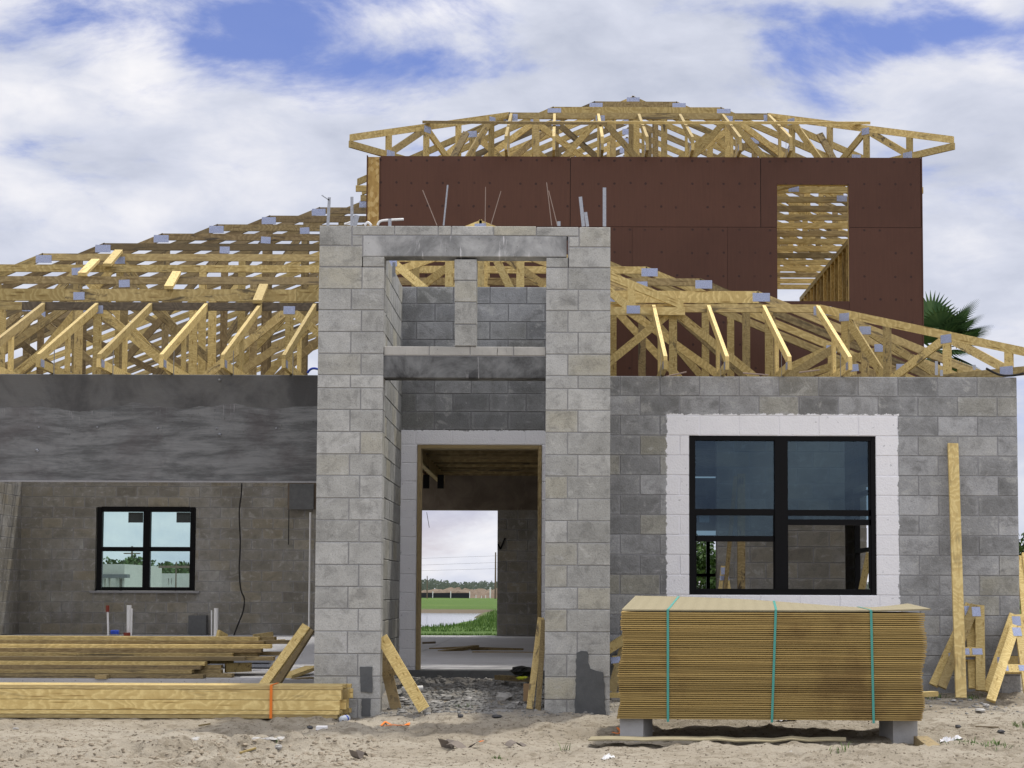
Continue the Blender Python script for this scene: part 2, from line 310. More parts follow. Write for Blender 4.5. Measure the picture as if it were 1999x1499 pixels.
def sand_mat():
    t = NT('ground_earth'); p = t.pos(); x, y, z = t.xyz(p)
    a = t.noise(p, .8, 6, .6); b = t.noise(p, 9, 6, .7); f = t.noise(p, 120, 2, .7)
    c = t.ramp(a, [(.3, (.29, .25, .19)), (.5, (.385, .34, .27)), (.7, (.45, .405, .33))])
    c = t.mix(t.step(b, .50, .62, 0, .65), c, (.20, .165, .115)); c = t.hsv(c, .5, 1, t.math('ADD', .75, t.math('MULTIPLY', f, .5)))
    sp = t.noise(t.mapv(p, (1, .8, 1)), 20, 5, .78); c = t.mix(t.step(sp, .58, .63, 0, .8), c, (.09, .072, .05))
    lt = t.noise(t.mapv(p, (1, 1, 1), (4, 4, 4)), 26, 3, .7); c = t.mix(t.step(lt, .68, .72, 0, .6), c, (.58, .56, .53))
    # crushed grey stone in and around the entry
    gm = t.math('MULTIPLY', t.step(y, 15.2, 16.4), t.step(y, 21, 20)); gm = t.math('MULTIPLY', gm, t.step(t.math('ABSOLUTE', t.math('ADD', x, .9)), 2.2, 1.0))
    gm = t.math('MULTIPLY', gm, t.step(t.noise(p, 3.5, 5, .7), .36, .50))
    c = t.mix(t.math('MULTIPLY', gm, .8), c, t.mix(b, (.14, .135, .13), (.34, .33, .32)))
    yn = t.math('ADD', y, t.math('MULTIPLY', t.math('SUBTRACT', t.noise(p, .25, 4, .6), .5), 6))
    g = t.mix(t.noise(t.mapv(p, (1, .12, 1)), 3.0, 6, .7), (.04, .085, .012), (.085, .15, .024)); g = t.mix(t.step(t.noise(p, .06, 4, .6), .5, .7, 0, .4), g, (.13, .19, .04))
    c = t.mix(t.step(yn, 34.5, 37.5), c, g)
    bank = t.math('MULTIPLY', t.step(z, -.08, -.2), t.step(y, 100, 110))
    c = t.mix(bank, c, (.13, .105, .075))
    c = t.mix(t.step(y, 262, 268), c, (.15, .12, .09))
    t.col(c).bump(t.math('ADD', t.math('ADD', b, f), sp), .8, .03); t.val_('Roughness', .95); return t.m
M_SAND = sand_mat()
def water_mat():
    t = NT('pond_water'); p = t.pos(); n = t.noise(t.mapv(p, (.5, 1.5, 1)), 3, 4, .6)
    t.col((.45, .48, .5)).val_('Roughness', .12).bump(n, .12, .02); t.b.inputs['Specular IOR Level'].default_value = .9; t.b.inputs['Metallic'].default_value = .75; return t.m
M_WATER = water_mat()
def leaf_mat(name, a, b):
    t = NT(name); r = t.rnd(); t.col(t.mix(r[0], a, b)); t.val_('Roughness', .6); return t.m
M_LEAF = leaf_mat('leaves', (.022, .055, .012), (.075, .14, .03)); M_PALM = leaf_mat('palm_leaf', (.03, .075, .025), (.085, .15, .055)); M_FARHAZE = leaf_mat('hazed_far_leaves', (.11, .145, .11), (.17, .21, .16))  # far leaves paled, distance haze is put into their colour
M_GRASS = leaf_mat('tall_grass', (.035, .09, .012), (.11, .19, .035))
M_MOUND = plain('heaped_brush', (.15, .115, .085), .95, .7, .8, 0, .8)
M_PALEWALL = plain('pale_block_wall', (.46, .45, .40), .9, .15, 3)
# ------------------------------------------------------------------ mesh building
def wloc(o):
    p = V((0, 0, 0))
    while o is not None: p = p + o.location; o = o.parent
    return p
class MB:
    def __init__(s): s.v = []; s.f = []; s.uv = []; s.c = []; s.mi = []; s.cur = 0
    def face(s, idx, uv=None, c=None):
        s.f.append(idx); s.uv.append(uv or [(s.v[i][0], s.v[i][2]) for i in idx]); s.c.append(c or (.5, .5, .5)); s.mi.append(s.cur)
    def poly(s, pts, uv=None, c=None):
        b = len(s.v); s.v += [tuple(p) for p in pts]; s.face(list(range(b, b+len(pts))), uv, c)
    def beam(s, a, b, wd, t, up=(0, 0, 1), align=0, plumb=False, c=None, ch=.003):
        """board from a to b; wd = size along 'up', t = size across"""
        a = V(a); b = V(b); d = (b-a); L = d.length
        if L < 1e-4: return s
        d /= L; up = V(up); side = d.cross(up)
        if side.length < 1e-5: side = d.cross(V((0, 1, 0)))
        side.normalize(); up = side.cross(d).normalized()
        a = a + up*align*wd; b = b + up*align*wd
        c = c or (rng.random(), rng.random(), rng.random()); ou, ov = rng.random()*9, rng.random()*9
        ring = [(-1, -1), (1, -1), (1, 1), (-1, 1)]; base = len(s.v)
        h = V((d.x, d.y, 0)); pl = plumb and h.length > .05
        if pl: h.normalize()
        for e, end in enumerate((a, b)):
            for (i, j) in ring:
                o = side*(t/2*i) + up*(wd/2*j); p = end + o
                if pl: p = p - d*(o.dot(h)/d.dot(h))
                s.v.append(tuple(p))
        ds = [t, wd, t, wd]; acc = 0
        for k in range(4):
            k2 = (k+1) % 4; v0, v1 = ov+acc, ov+acc+ds[k]; acc += ds[k]
            s.face([base+k, base+k2, base+4+k2, base+4+k], [(ou, v0), (ou, v1), (ou+L, v1), (ou+L, v0)], c)
        q = [(ou, ov), (ou+t*.2, ov), (ou+t*.2, ov+wd), (ou, ov+wd)]
        s.face([base+3, base+2, base+1, base], q, c); s.face([base+4, base+5, base+6, base+7], q, c)
        return s
    def box(s, x0, x1, y0, y1, z0, z1, c=None):
        c = c or (rng.random(), rng.random(), rng.random()); b = len(s.v)
        s.v += [(x0, y0, z0), (x1, y0, z0), (x1, y1, z0), (x0, y1, z0), (x0, y0, z1), (x1, y0, z1), (x1, y1, z1), (x0, y1, z1)]
        ou, ov = rng.random()*9, rng.random()*9
        for idx, ax in (((0, 1, 5, 4), (0, 2)), ((1, 2, 6, 5), (1, 2)), ((2, 3, 7, 6), (0, 2)), ((3, 0, 4, 7), (1, 2)), ((4, 5, 6, 7), (0, 1)), ((3, 2, 1, 0), (0, 1))):
            s.face([b+i for i in idx], [(s.v[b+i][ax[0]]+ou, s.v[b+i][ax[1]]+ov) for i in idx], c)
        return s
    def cbox(s, x0, x1, y0, y1, z0, z1, g=.004, c=None):
        """box whose edges towards +-Y are chamfered"""
        c = c or (rng.random(), rng.random(), rng.random()); b = len(s.v)
        for (y, i) in ((y0, g), (y0+g, 0), (y1-g, 0), (y1, g)):
            s.v += [(x0+i, y, z0+i), (x1-i, y, z0+i), (x1-i, y, z1-i), (x0+i, y, z1-i)]
        uq = [(0, 0), (1, 0), (1, 1), (0, 1)]; s.face([b, b+1, b+2, b+3], uq, c); s.face([b+15, b+14, b+13, b+12], uq[::-1], c)
        for r in range(3):
            for k in range(4):
                k2 = (k+1) % 4; s.face([b+4*r+k2, b+4*r+k, b+4*r+4+k, b+4*r+4+k2], None, c)
        return s
    def tube(s, pts, r, n=8, c=None, cap=True):
        pts = [V(p) for p in pts]; base = len(s.v); c = c or (rng.random(),)*3
        rr = r if isinstance(r, (list, tuple)) else [r]*len(pts)
        for i, p in enumerate(pts):
            d = (pts[min(i+1, len(pts)-1)] - pts[max(i-1, 0)]).normalized()
            a = d.cross(V((0, 0, 1)));
            if a.length < .05: a = d.cross(V((0, 1, 0)))
            a.normalize(); q = d.cross(a)
            for k in range(n):
                t = 2*math.pi*k/n; s.v.append(tuple(p + a*math.cos(t)*rr[i] + q*math.sin(t)*rr[i]))
        for i in range(len(pts)-1):
            for k in range(n):
                k2 = (k+1) % n; s.face([base+i*n+k, base+i*n+k2, base+(i+1)*n+k2, base+(i+1)*n+k], None, c)
        if cap: s.face([base+k for k in range(n)][::-1], None, c); s.face([base+(len(pts)-1)*n+k for k in range(n)], None, c)
        return s
    def rock(s, p, r, sq=.7, n=7, c=None):
        """faceted lump"""
        b = len(s.v); c = c or (rng.random(), rng.random(), rng.random()); rings = 4
        ph = rng.random()*6; jit = lambda: rng.uniform(.72, 1.15)
        for i in range(rings+1):
            la = -math.pi/2 + math.pi*i/rings; m = 1 if i in (0, rings) else n
            for k in range(m):
                lo = 2*math.pi*k/n + ph + i*.4; q = jit()*r
                s.v.append((p[0]+q*math.cos(la)*math.cos(lo), p[1]+q*math.cos(la)*math.sin(lo), p[2]+q*sq*math.sin(la)))
        for k in range(n):
            k2 = (k+1) % n; s.face([b, b+1+k2, b+1+k], None, c)
            for i in range(1, rings-1):
                o = b+1+(i-1)*n; s.face([o+k, o+k2, o+n+k2, o+n+k], None, c)
            o = b+1+(rings-2)*n; s.face([o+k, o+k2, b+1+(rings-1)*n], None, c)
        return s
    def build(s, name, mat, parent=None, smooth=False, origin=None):
        if not s.v: return None
        if parent is not None: o0 = wloc(parent)
        elif origin is not None: o0 = V(origin)
        else:
            xs, ys, zs = zip(*s.v); o0 = V(((min(xs)+max(xs))/2, (min(ys)+max(ys))/2, min(zs)))
        me = bpy.data.meshes.new(name); me.from_pydata([(x-o0.x, y-o0.y, z-o0.z) for x, y, z in s.v], [], s.f)
        uvl = me.uv_layers.new(name='UVMap'); ca = me.color_attributes.new('rnd', 'FLOAT_COLOR', 'CORNER')
        fu = [q for f in s.uv for uvp in f for q in uvp]; uvl.data.foreach_set('uv', fu)
        fc = [q for f, c in zip(s.f, s.c) for _ in f for q in (c[0], c[1], c[2], 1.)]; ca.data.foreach_set('color', fc)
        for mm in (mat if isinstance(mat, (list, tuple)) else [mat]): me.materials.append(mm)
        if any(s.mi): me.polygons.foreach_set('material_index', s.mi)
        if smooth: me.polygons.foreach_set('use_smooth', [True]*len(s.f))
        me.update()
        o = bpy.data.objects.new(name, me); C.objects.link(o)
        if parent is not None: o.parent = parent
        else: o.location = o0
        return o
def tag(o, label=None, cat=None, group=None, kind=None):
    if label: o['label'] = label
    if cat: o['category'] = cat
    if group: o['group'] = group
    if kind: o['kind'] = kind
    return o
def empty(name, loc, label, cat, group=None):
    e = bpy.data.objects.new(name, None); e.location = loc; e.empty_display_size = .2; C.objects.link(e); return tag(e, label, cat, group)
def one(name, mb, mat, label, cat, group=None, smooth=False): return tag(mb.build(name, mat, smooth=smooth), label, cat, group)
# ------------------------------------------------------------------ terrain
_VG = {}
def vnoise(x, y, sc, seed):
    if seed not in _VG: _VG[seed] = np.random.RandomState(seed).rand(256, 256)
    g = _VG[seed]; x = x*sc+1000; y = y*sc+1000
    xi = np.floor(x).astype(int); yi = np.floor(y).astype(int); fx = x-xi; fy = y-yi
    fx = fx*fx*(3-2*fx); fy = fy*fy*(3-2*fy); a = g[xi % 256, yi % 256]; b = g[(xi+1) % 256, yi % 256]; c = g[xi % 256, (yi+1) % 256]; d = g[(xi+1) % 256, (yi+1) % 256]
    return (a*(1-fx)+b*fx)*(1-fy)+(c*(1-fx)+d*fx)*fy
def sm(v, a, b): t = np.clip((v-a)/(b-a), 0, 1); return t*t*(3-2*t)
def ground(x, y):
    x = np.asarray(x, float); y = np.asarray(y, float)
    h = np.interp(y, [0, 14, 15.9, 17.75, 19, 20, 33, 35, 50, 74, 130, 260, 400, 3000], [.03, .035, .085, .20, .24, .1, .1, .27, .05, -.3, -.06, .2, .2, .2])
    near = 1-sm(y, 30, 34); edge = sm(y, 9, 10)*near
    lo = sm(-x, 1.3, 2.2)*(1-sm(y, 13.0, 14.2))
    r = 0
    for sc, am, sd in ((.45, .03, 1), (1.6, .022, 2), (4.5, .032, 3), (11, .026, 4), (22, .018, 5)):
        r = r + (vnoise(x, y*.8, sc, sd)-.5)*am*2*(1+lo*(1.3 if sc > 1 else .3))
    r = r*(.28+.68*sm(vnoise(x, y, .8, 14)*.6+vnoise(x, y, 2.2, 15)*.4, .3, .65))
    fp = vnoise(x, y, 3.1, 9); r = r - sm(fp, .66, .8)*.035
    h = h + r*edge*.8 + near*0
    # hollow under the plywood stack, rut at the lower left
    h = h - .04*np.exp(-(((x-1.7)/1.0)**2+((y-14.3)/.7)**2))
    h = h - .05*np.exp(-((y-12.6-.12*(x+3))/.22)**2)*sm(-x, 1.4, 2.2) + .05*np.exp(-((y-13.1-.12*(x+3))/.18)**2)*sm(-x, 1.2, 2.0)
    h = h + .045*np.exp(-((y-13.0)/.35)**2)*sm(x, .3, 1.)*(1-sm(x, 2.6, 3.2))
    # pond hollow
    e = -4.35+(vnoise(x, y, .12, 21)-.5)*1.2
    pm = sm(e-x, 0, 1.6)*sm(y, 71.5+(0), 77)*(1-sm(y, 127, 132))*(1-sm(-x, 60, 63))
    pm = pm*1.0
    h = h*(1-pm) + (-.95)*pm
    far = sm(y, 40, 60); h = h + far*(vnoise(x, y, .3, 30)-.5)*.12*(1-pm)
    return h
def axis(parts):
    out = []
    for a, b, n in parts: out += list(np.linspace(a, b, n, endpoint=False))
    return np.array(out+[parts[-1][1]])
gx = axis([(-3000, -300, 9), (-300, -40, 26), (-40, -12, 28), (-12, -5.9, 20), (-5.9, 5.2, 480), (5.2, 12, 24), (12, 60, 24), (60, 400, 18), (400, 3000, 8)])
gy = axis([(-60, 9, 14), (9, 11.2, 20), (11.2, 19.3, 370), (19.3, 34, 20), (34, 45, 44), (45, 72, 40), (72, 136, 64), (136, 270, 45), (270, 500, 20), (500, 5000, 12)])
GX, GY = np.meshgrid(gx, gy); GZ = ground(GX, GY)
nx, ny = len(gx), len(gy)
co = np.stack([GX, GY, GZ], -1).reshape(-1, 3)
ii = (np.arange(ny-1)[:, None]*nx+np.arange(nx-1)[None]).ravel()
fa = np.stack([ii, ii+1, ii+nx+1, ii+nx], -1)
me = bpy.data.meshes.new('ground'); me.vertices.add(len(co)); me.vertices.foreach_set('co', co.ravel())
me.loops.add(fa.size); me.loops.foreach_set('vertex_index', fa.ravel()); me.polygons.add(len(fa))
me.polygons.foreach_set('loop_start', np.arange(0, fa.size, 4)); me.polygons.foreach_set('use_smooth', np.ones(len(fa), bool)); me.update(calc_edges=True)
me.materials.append(M_SAND); go = bpy.data.objects.new('ground', me); C.objects.link(go); tag(go, kind='structure')
def gz(x, y): return float(ground(x, y))
mb = MB(); mb.poly([(-62, 70, -.4), (-3.0, 70, -.4), (-3.0, 133, -.4), (-62, 133, -.4)]); tag(mb.build('pond_water', M_WATER), kind='structure')
# ------------------------------------------------------------------ the house
house = empty('unfinished_house', (-1.5, 17.75, .1), 'unfinished block house with open timber roof trusses, an entry tower and red upper storey', 'house')
def H(mb, name, mat, parent=None, **k):
    o = mb.build(name, mat, parent or house, **k); return o
def subtract(u0, u1, cuts):
    segs = [(u0, u1)]
    for a, b in cuts:
        n = []
        for p, q in segs:
            if b <= p or a >= q: n.append((p, q)); continue
            if a > p+.01: n.append((p, a))
            if b < q-.01: n.append((b, q))
        segs = n
    return segs
def block_wall(name, u0, u1, f0, th_, zs, openings=(), ax='x', phase=None, edges=None, mat=M_BLOCK, half=.2032, mort=M_MORTAR, label=None):
    """zs: course boundaries from the top down; real blocks with mortar between"""
    a, m = MB(), MB(); phase = u1 if phase is None else phase
    for i in range(len(zs)-1):
        z1, z0 = zs[i], zs[i+1]; zm = (z0+z1)/2
        cuts = [(o[0], o[1]) for o in openings if o[2] < zm < o[3]]
        if edges: E = sorted(edges(i))
        else:
            k0 = math.floor((u0-phase)/.4064)-1; E = [phase+(i % 2)*half+k*.4064 for k in range(k0, k0+int((u1-u0)/.4064)+4)]
        for p, q in subtract(u0, u1, cuts):
            pts = [p]+[e for e in E if p+.06 < e < q-.06]+[q]
            for s, e in zip(pts, pts[1:]):
                j = .0045; jy = rng.uniform(-.0025, .0025)
                a.cbox(s+(j if s > p else 0), e-(j if e < q else 0), f0+jy, f0+th_-jy, z0+j*.9, z1-j*.9, .004)
            m.box(p+.003, q-.003, f0+.006, f0+th_-.006, z0-(.0 if i < len(zs)-2 else 0), z1)
    if ax == 'y':
        for b in (a, m):
            b.v = [(y, x, z) for x, y, z in b.v]; b.f = [f[::-1] for f in b.f]; b.uv = [u[::-1] for u in b.uv]
    a.cur = 0; o = H(a, name, mat); H(m, 'mortar', mort, o)
    if label: o['label'] = label
    return o
def crs(top, bot, h=.2032):
    n = int(math.ceil((top-bot)/h)); return [top-h*i for i in range(n)]+[bot]
# right front wall
block_wall('front_wall', .47, 4.69, 17.75, .2, crs(3.41, -.15), [(1.331, 3.24, 1.17, 2.80)], mort=M_MFRONT, label='grey block wall with white paint around the big window')
# tower pillars
TZ = [at(650, y, 15.9).z for y in (521, 563.6, 604.8, 647.3, 689.8, 731.7, 757, 799.3, 842.5, 886, 928, 972, 1015, 1058, 1102, 1145, 1188, 1232, 1276, 1320, 1364, 1402)]
TZ[-1] = -.1; XL0, XL1, XR0, XR1 = -2.217, -1.616, -.122, .470
def pe(x0, x1, a, b, par): return lambda i: [x0+(x1-x0)*(a if (i+par) % 2 else b)]
block_wall('entry_pillar', XL0, XL1, 15.9, .2, TZ, edges=pe(XL0, XL1, .66, .5, 1), mat=M_TOWER, mort=M_MTOWER, label='left block pillar of the entry tower')
block_wall('entry_pillar', XR0, XR1, 15.9, .2, TZ, edges=pe(XR0, XR1, .34, .5, 1), mat=M_TOWER, mort=M_MTOWER, label='right block pillar of the entry tower, dark patch at its foot')
def zx(x): return at(600+x/3.224, 500, 15.9).x
def zz(y): return at(900, 420+y/3.224, 15.9).z
a, m = MB(), MB()
for x0, x1, y0, y1 in ((80, 276, 68, 193), (80, 346, 196, 325), (283, 345, 130, 193), (350, 477, 262, 325), (283, 546, 68, 127), (549, 820, 68, 127), (824, 904, 68, 127), (908, 1171, 68, 127), (1174, 1439, 68, 127), (1443, 1706, 72, 130), (1712, 1907, 72, 196), (1648, 1708, 133, 196), (1646, 1905, 200, 326), (1503, 1640, 265, 326)):
    X0, X1 = zx(x0), zx(x1)
    if x0 == 80: X0 = XL0
    if x1 > 1900: X1 = XR1
    if x1 == 477: X1 = XL1
    if x0 == 1503: X0 = XR0
    jy = rng.uniform(-.0025, .0025); a.cbox(X0+.001, X1-.001, 15.9+jy, 16.1, zz(y1)+.003, zz(y0)-.001)
m.box(XL0+.004, XR1-.004, 15.906, 16.094, zz(130), zz(75)); m.box(XL0+.004, zx(352), 15.906, 16.094, zz(327), zz(130)); m.box(zx(1640), XR1-.004, 15.906, 16.094, zz(327), zz(130))
m.box(zx(340), XL1-.004, 15.906, 16.094, zz(327), zz(262)); m.box(XR0+.004, zx(1645), 15.906, 16.094, zz(327), zz(265))
o = H(a, 'tower_cap_wall', M_TOWER); H(m, 'mortar', M_MORTAR, o)
a = MB(); a.cbox(zx(351), zx(1632), 15.897, 16.11, zz(261), zz(131), .006); H(a, 'top_lintel', M_LINTEL)
a, m = MB(), MB(); zz4 = [4.262, 4.063, 3.862, 3.655, 3.452]
for i in range(4): a.cbox(-.97+.003*i, -.764, 15.915, 16.09, zz4[i+1]+.004, zz4[i]-.004)
m.box(-.962, -.77, 15.925, 16.08, 3.452, 4.262); o = H(a, 'centre_post', M_TOWER); H(m, 'mortar', M_MORTAR, o)
a, m = MB(), MB(); E = [XL1, zx(770), zx(1027), zx(1300), XR0]
for p, q in zip(E, E[1:]): a.cbox(p+.003, q-.003, 15.93, 16.12, 3.369, 3.450)
m.box(XL1+.002, XR0-.002, 15.938, 16.11, 3.36, 3.446); o = H(a, 'sill_block_course', M_STAINED); H(m, 'mortar', M_MORTAR, o)
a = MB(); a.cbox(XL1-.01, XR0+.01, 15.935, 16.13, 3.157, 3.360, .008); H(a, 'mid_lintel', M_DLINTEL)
# tower side walls, door wall
block_wall('tower_side_wall', 16.104, 19.098, -1.93, .195, crs(4.565, -.1), ax='y', mat=M_TOWER, mort=M_MTOWER)
block_wall('tower_side_wall', 16.104, 19.098, .272, .195, crs(4.565, -.1), ax='y', mat=M_TOWER, mort=M_MTOWER)
DZ = [4.565]+[2.975+.2*i for i in range(7, -1, -1)]+[2.81]+[2.81-.2032*i for i in range(1, 13)]+[.10]
DZ = sorted(set(round(z, 4) for z in DZ if z >= .1), reverse=True)
dw = block_wall('door_wall', -1.932, .47, 19.1, .2, DZ, [(-1.556, -.187, -1, 2.8101)], mat=M_DOORW, mort=M_MDOOR, phase=-.36, label='grey block wall around the entry doorway, its border painted white')
# wooden door buck
a = MB(); y0, y1 = 19.085, 19.29
a.box(-1.553, -1.513, y0, y1, .345, 2.806); a.box(-.230, -.190, y0, y1, .345, 2.806); a.box(-1.513, -.230, y0, y1, 2.768, 2.806); H(a, 'door_frame', M_WOODOLD)
# dark mortar patch on the right pillar, painted recess darkness on the left
def patch(pts, Y, th_, name, mat, parent=None, rag=.006):
    P = []
    pts = pts+[pts[0]]
    for (a0, b0), (a1, b1) in zip(pts, pts[1:]):
        n = max(1, int(math.hypot(a1-a0, b1-b0)/7))
        for k in range(n):
            t = k/n; q = at(a0+(a1-a0)*t, b0+(b1-b0)*t, Y); P.append(V((q.x+rng.uniform(-rag, rag), Y, q.z+rng.uniform(-rag, rag))))
    mb = MB(); mb.poly([(p.x, Y-th_, p.z) for p in P][::-1]); n = len(P)
    for i in range(n):
        j = (i+1) % n; mb.poly([(P[i].x, Y-th_, P[i].z), (P[j].x, Y-th_, P[j].z), (P[j].x, Y+.01, P[j].z), (P[i].x, Y+.01, P[i].z)])
    return H(mb, name, mat, parent)
M_PATCH = plain('dark_mortar_recess', (.10, .105, .11), .85, .35, 9, 0, .4)
patch([(1125, 1276), (1135, 1269), (1147, 1271), (1151, 1306), (1178, 1312), (1183, 1398), (1122, 1400)], 15.896, .006, 'mortar_recess_patch', M_PATCH)
patch([(703, 1301), (727, 1302), (727, 1352), (704, 1350)], 15.896, .004, 'mortar_recess_patch', M_PATCH, rag=.003)  # this and the next: flat dark patches standing in for shaded recesses
patch([(706, 1364), (724, 1364), (723, 1398), (706, 1398)], 15.896, .004, 'mortar_recess_patch', M_PATCH, rag=.003)
# garage beam, back wall, left wall, slab
a = MB()
a.cbox(-11.0, -2.235, 17.75, 17.95, 2.315, 3.408, .006)
a.box(-2.235, -1.935, 17.755, 17.95, .2, 3.40)
o = H(a, 'garage_beam', M_CBEAM); o['label'] = 'long dark concrete beam over the garage opening'
a = MB(); a.box(-11.0, -2.24, 17.742, 17.76, 2.300, 2.318); H(a, 'beam_drip_edge', M_MORTAR)
for px, py in ((76, 834), (190, 834), (308, 836), (423, 836), (539, 836), (429, 742), (429, 848), (73, 879)):
    p = at(px, py, 17.75); r = .012 if py in (834, 836) else .02; a = MB(); a.rock((p.x, 17.746, p.z), r, .8, 8); H(a, 'form_tie', M_METAL)
CB = crs(3.41, .33)
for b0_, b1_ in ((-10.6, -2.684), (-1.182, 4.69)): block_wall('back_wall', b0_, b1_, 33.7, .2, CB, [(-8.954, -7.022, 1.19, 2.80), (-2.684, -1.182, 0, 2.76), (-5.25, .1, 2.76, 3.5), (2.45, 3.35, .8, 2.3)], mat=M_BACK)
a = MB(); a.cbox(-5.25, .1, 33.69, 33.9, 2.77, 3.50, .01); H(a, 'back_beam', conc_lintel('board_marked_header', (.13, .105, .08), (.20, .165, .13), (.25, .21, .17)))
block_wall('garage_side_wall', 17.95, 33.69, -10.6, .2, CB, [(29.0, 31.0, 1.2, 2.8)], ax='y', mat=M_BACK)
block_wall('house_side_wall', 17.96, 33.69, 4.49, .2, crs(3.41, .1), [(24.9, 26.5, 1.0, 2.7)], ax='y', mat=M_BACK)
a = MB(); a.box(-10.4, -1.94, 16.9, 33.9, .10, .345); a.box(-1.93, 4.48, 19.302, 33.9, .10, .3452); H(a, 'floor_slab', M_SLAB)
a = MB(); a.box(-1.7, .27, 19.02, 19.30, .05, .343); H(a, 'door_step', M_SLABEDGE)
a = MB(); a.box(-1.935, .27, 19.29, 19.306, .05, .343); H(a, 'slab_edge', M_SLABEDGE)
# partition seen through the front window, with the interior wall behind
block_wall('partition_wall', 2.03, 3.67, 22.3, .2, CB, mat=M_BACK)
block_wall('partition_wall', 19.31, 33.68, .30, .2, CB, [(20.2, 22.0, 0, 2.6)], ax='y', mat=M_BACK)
# upper floor joists and deck above the hall
a = MB()
for k in range(19): a.beam((-2.9, 22.9+.6*k, 3.58), (4.5, 22.9+.6*k, 3.58), .28, .045)
H(a, 'floor_joist', M_WOODOLD, ); a = MB(); a.box(-2.95, 4.6, 22.75, 33.6, 3.73, 3.755); H(a, 'floor_deck', M_OSB)
a = MB(); a.beam((-2.25, 22.9, 3.40), (-2.25, 33.5, 3.40), .28, .09); o = H(a, 'girder', M_WOODOLD)
for px in (832, 860): q = at(px, 940, 27.5); a = MB(); a.box(q.x-.05, q.x+.05, 27.5, 27.52, q.z-.11, q.z+.11); H(a, 'joist_hanger', M_BLACK)
# check mark painted on the far wall
a = MB(); q = [at(972, 1062, 33.68), at(977, 1072, 33.68), at(986, 1050, 33.68)]; a.beam(q[0], q[1], .03, .004, up=(0, 0, 1)); a.beam(q[1], q[2], .03, .004, up=(0, 0, 1)); H(a, 'check_mark', M_BLACK)
# windows
def rect(mb, px0, py0, px1, py1, Y, y0, y1):
    p = at((px0+px1)/2, py0, Y); q = at((px0+px1)/2, py1, Y); l = at(px0, (py0+py1)/2, Y); r = at(px1, (py0+py1)/2, Y)
    mb.box(l.x, r.x, y0, y1, q.z, p.z); return l.x, r.x, q.z, p.z
win = H(MB().box(1.333, 3.238, 17.83, 17.90, 1.172, 1.21), 'front_window', M_BLACK)
win['label'] = 'big black framed double window in the white painted border'
def bars(parent, name, L, Y, y0, y1, mat=M_BLACK):
    mb = MB()
    for r in L: rect(mb, *r, Y, y0, y1)
    return H(mb, name, mat, parent)
YW = 17.80
bars(win, 'frame', [(1346, 850, 1357, 1163), (1700, 851, 1712, 1163), (1357, 850, 1700, 860.5), (1357, 1149.5, 1700, 1160.5)], YW, 17.77, 17.88)
bars(win, 'mullion', [(1512, 860, 1537.5, 1149.8)], YW, 17.765, 17.87)
bars(win, 'sash', [(1357, 993.5, 1512, 1006), (1357, 1046, 1512, 1057), (1357.3, 1006, 1359.5, 1149.4), (1510, 1006, 1511.8, 1149.4)], YW, 17.785, 17.84)
bars(win, 'sash', [(1537.6, 995.5, 1700, 1007), (1537.6, 1014, 1700, 1025), (1696, 860.8, 1699.8, 1149.4)], YW, 17.785, 17.84)
for nm, L in (('glass', (1357, 860, 1512, 994)), ('glass', (1537, 860, 1699, 996)), ('glass', (1357, 1005, 1512, 1047)), ('glass', (1537, 1006, 1699, 1015))):
    mb = MB(); rect(mb, *L, YW, 17.81, 17.816); H(mb, nm, M_GLASS, win)
q = at(1375, 1010, 17.8); mb = MB(); mb.box(q.x-.05, q.x+.05, 17.818, 17.82, q.z-.05, q.z+.07); H(mb, 'sticker', M_PAPER, win)
bw = H(MB().box(-8.95, -7.03, 33.74, 33.86, 1.192, 1.23), 'garage_window', M_BLACK); bw['label'] = 'black framed four pane window in the garage back wall'
YB = 33.7
bars(bw, 'frame', [(189, 990, 199, 1152), (371, 990, 380, 1152), (199, 989, 371, 999), (199, 1146, 371, 1152)], YB, 33.68, 33.80)
bars(bw, 'mullion', [(279.5, 999, 293, 1146)], YB, 33.67, 33.79)
bars(bw, 'meeting_rail', [(199, 1067.5, 279.5, 1076), (293, 1067.5, 371, 1076)], YB, 33.69, 33.78)
for L in ((199, 999, 279.5, 1067.5), (293, 999, 371, 1067.5), (199, 1076, 279.5, 1146), (293, 1076, 371, 1146)):
    mb = MB(); rect(mb, *L, YB, 33.73, 33.735); H(mb, 'glass', M_GLASSC, bw)
M_STK = plain('dark_film', (.05, .06, .06), .4)
for L in ((250, 1000, 279, 1020), (344, 1000, 371, 1020)): mb = MB(); rect(mb, *L, YB, 33.722, 33.726); H(mb, 'sticker', M_STK, bw)
mb = MB(); mb.box(-9.05, -6.93, 33.66, 33.75, 1.15, 1.189); H(mb, 'window_sill', M_MORTAR)
mb = MB(); rect(mb, 565, 944, 612, 994, 33.6, 33.6, 33.66); H(mb, 'stained_header', M_SLABEDGE)
rw = MB()
for x0, x1, z0, z1 in ((2.45, 2.5, .8, 2.3), (3.3, 3.35, .8, 2.3), (2.5, 3.3, 2.25, 2.3), (2.5, 3.3, .8, .85), (2.5, 3.3, 1.5, 1.56), (2.86, 2.93, .85, 2.25)): rw.box(x0, x1, 33.7, 33.78, z0, z1)
H(rw, 'rear_window_frame', M_BLACK)
rw = MB()
for y0, y1, z0, z1 in ((24.9, 24.96, 1, 2.7), (26.44, 26.5, 1, 2.7), (24.96, 26.44, 2.64, 2.7), (24.96, 26.44, 1, 1.06), (24.96, 26.44, 1.8, 1.86)): rw.box(4.5, 4.58, y0, y1, z0, z1)
H(rw, 'side_window_frame', M_BLACK)
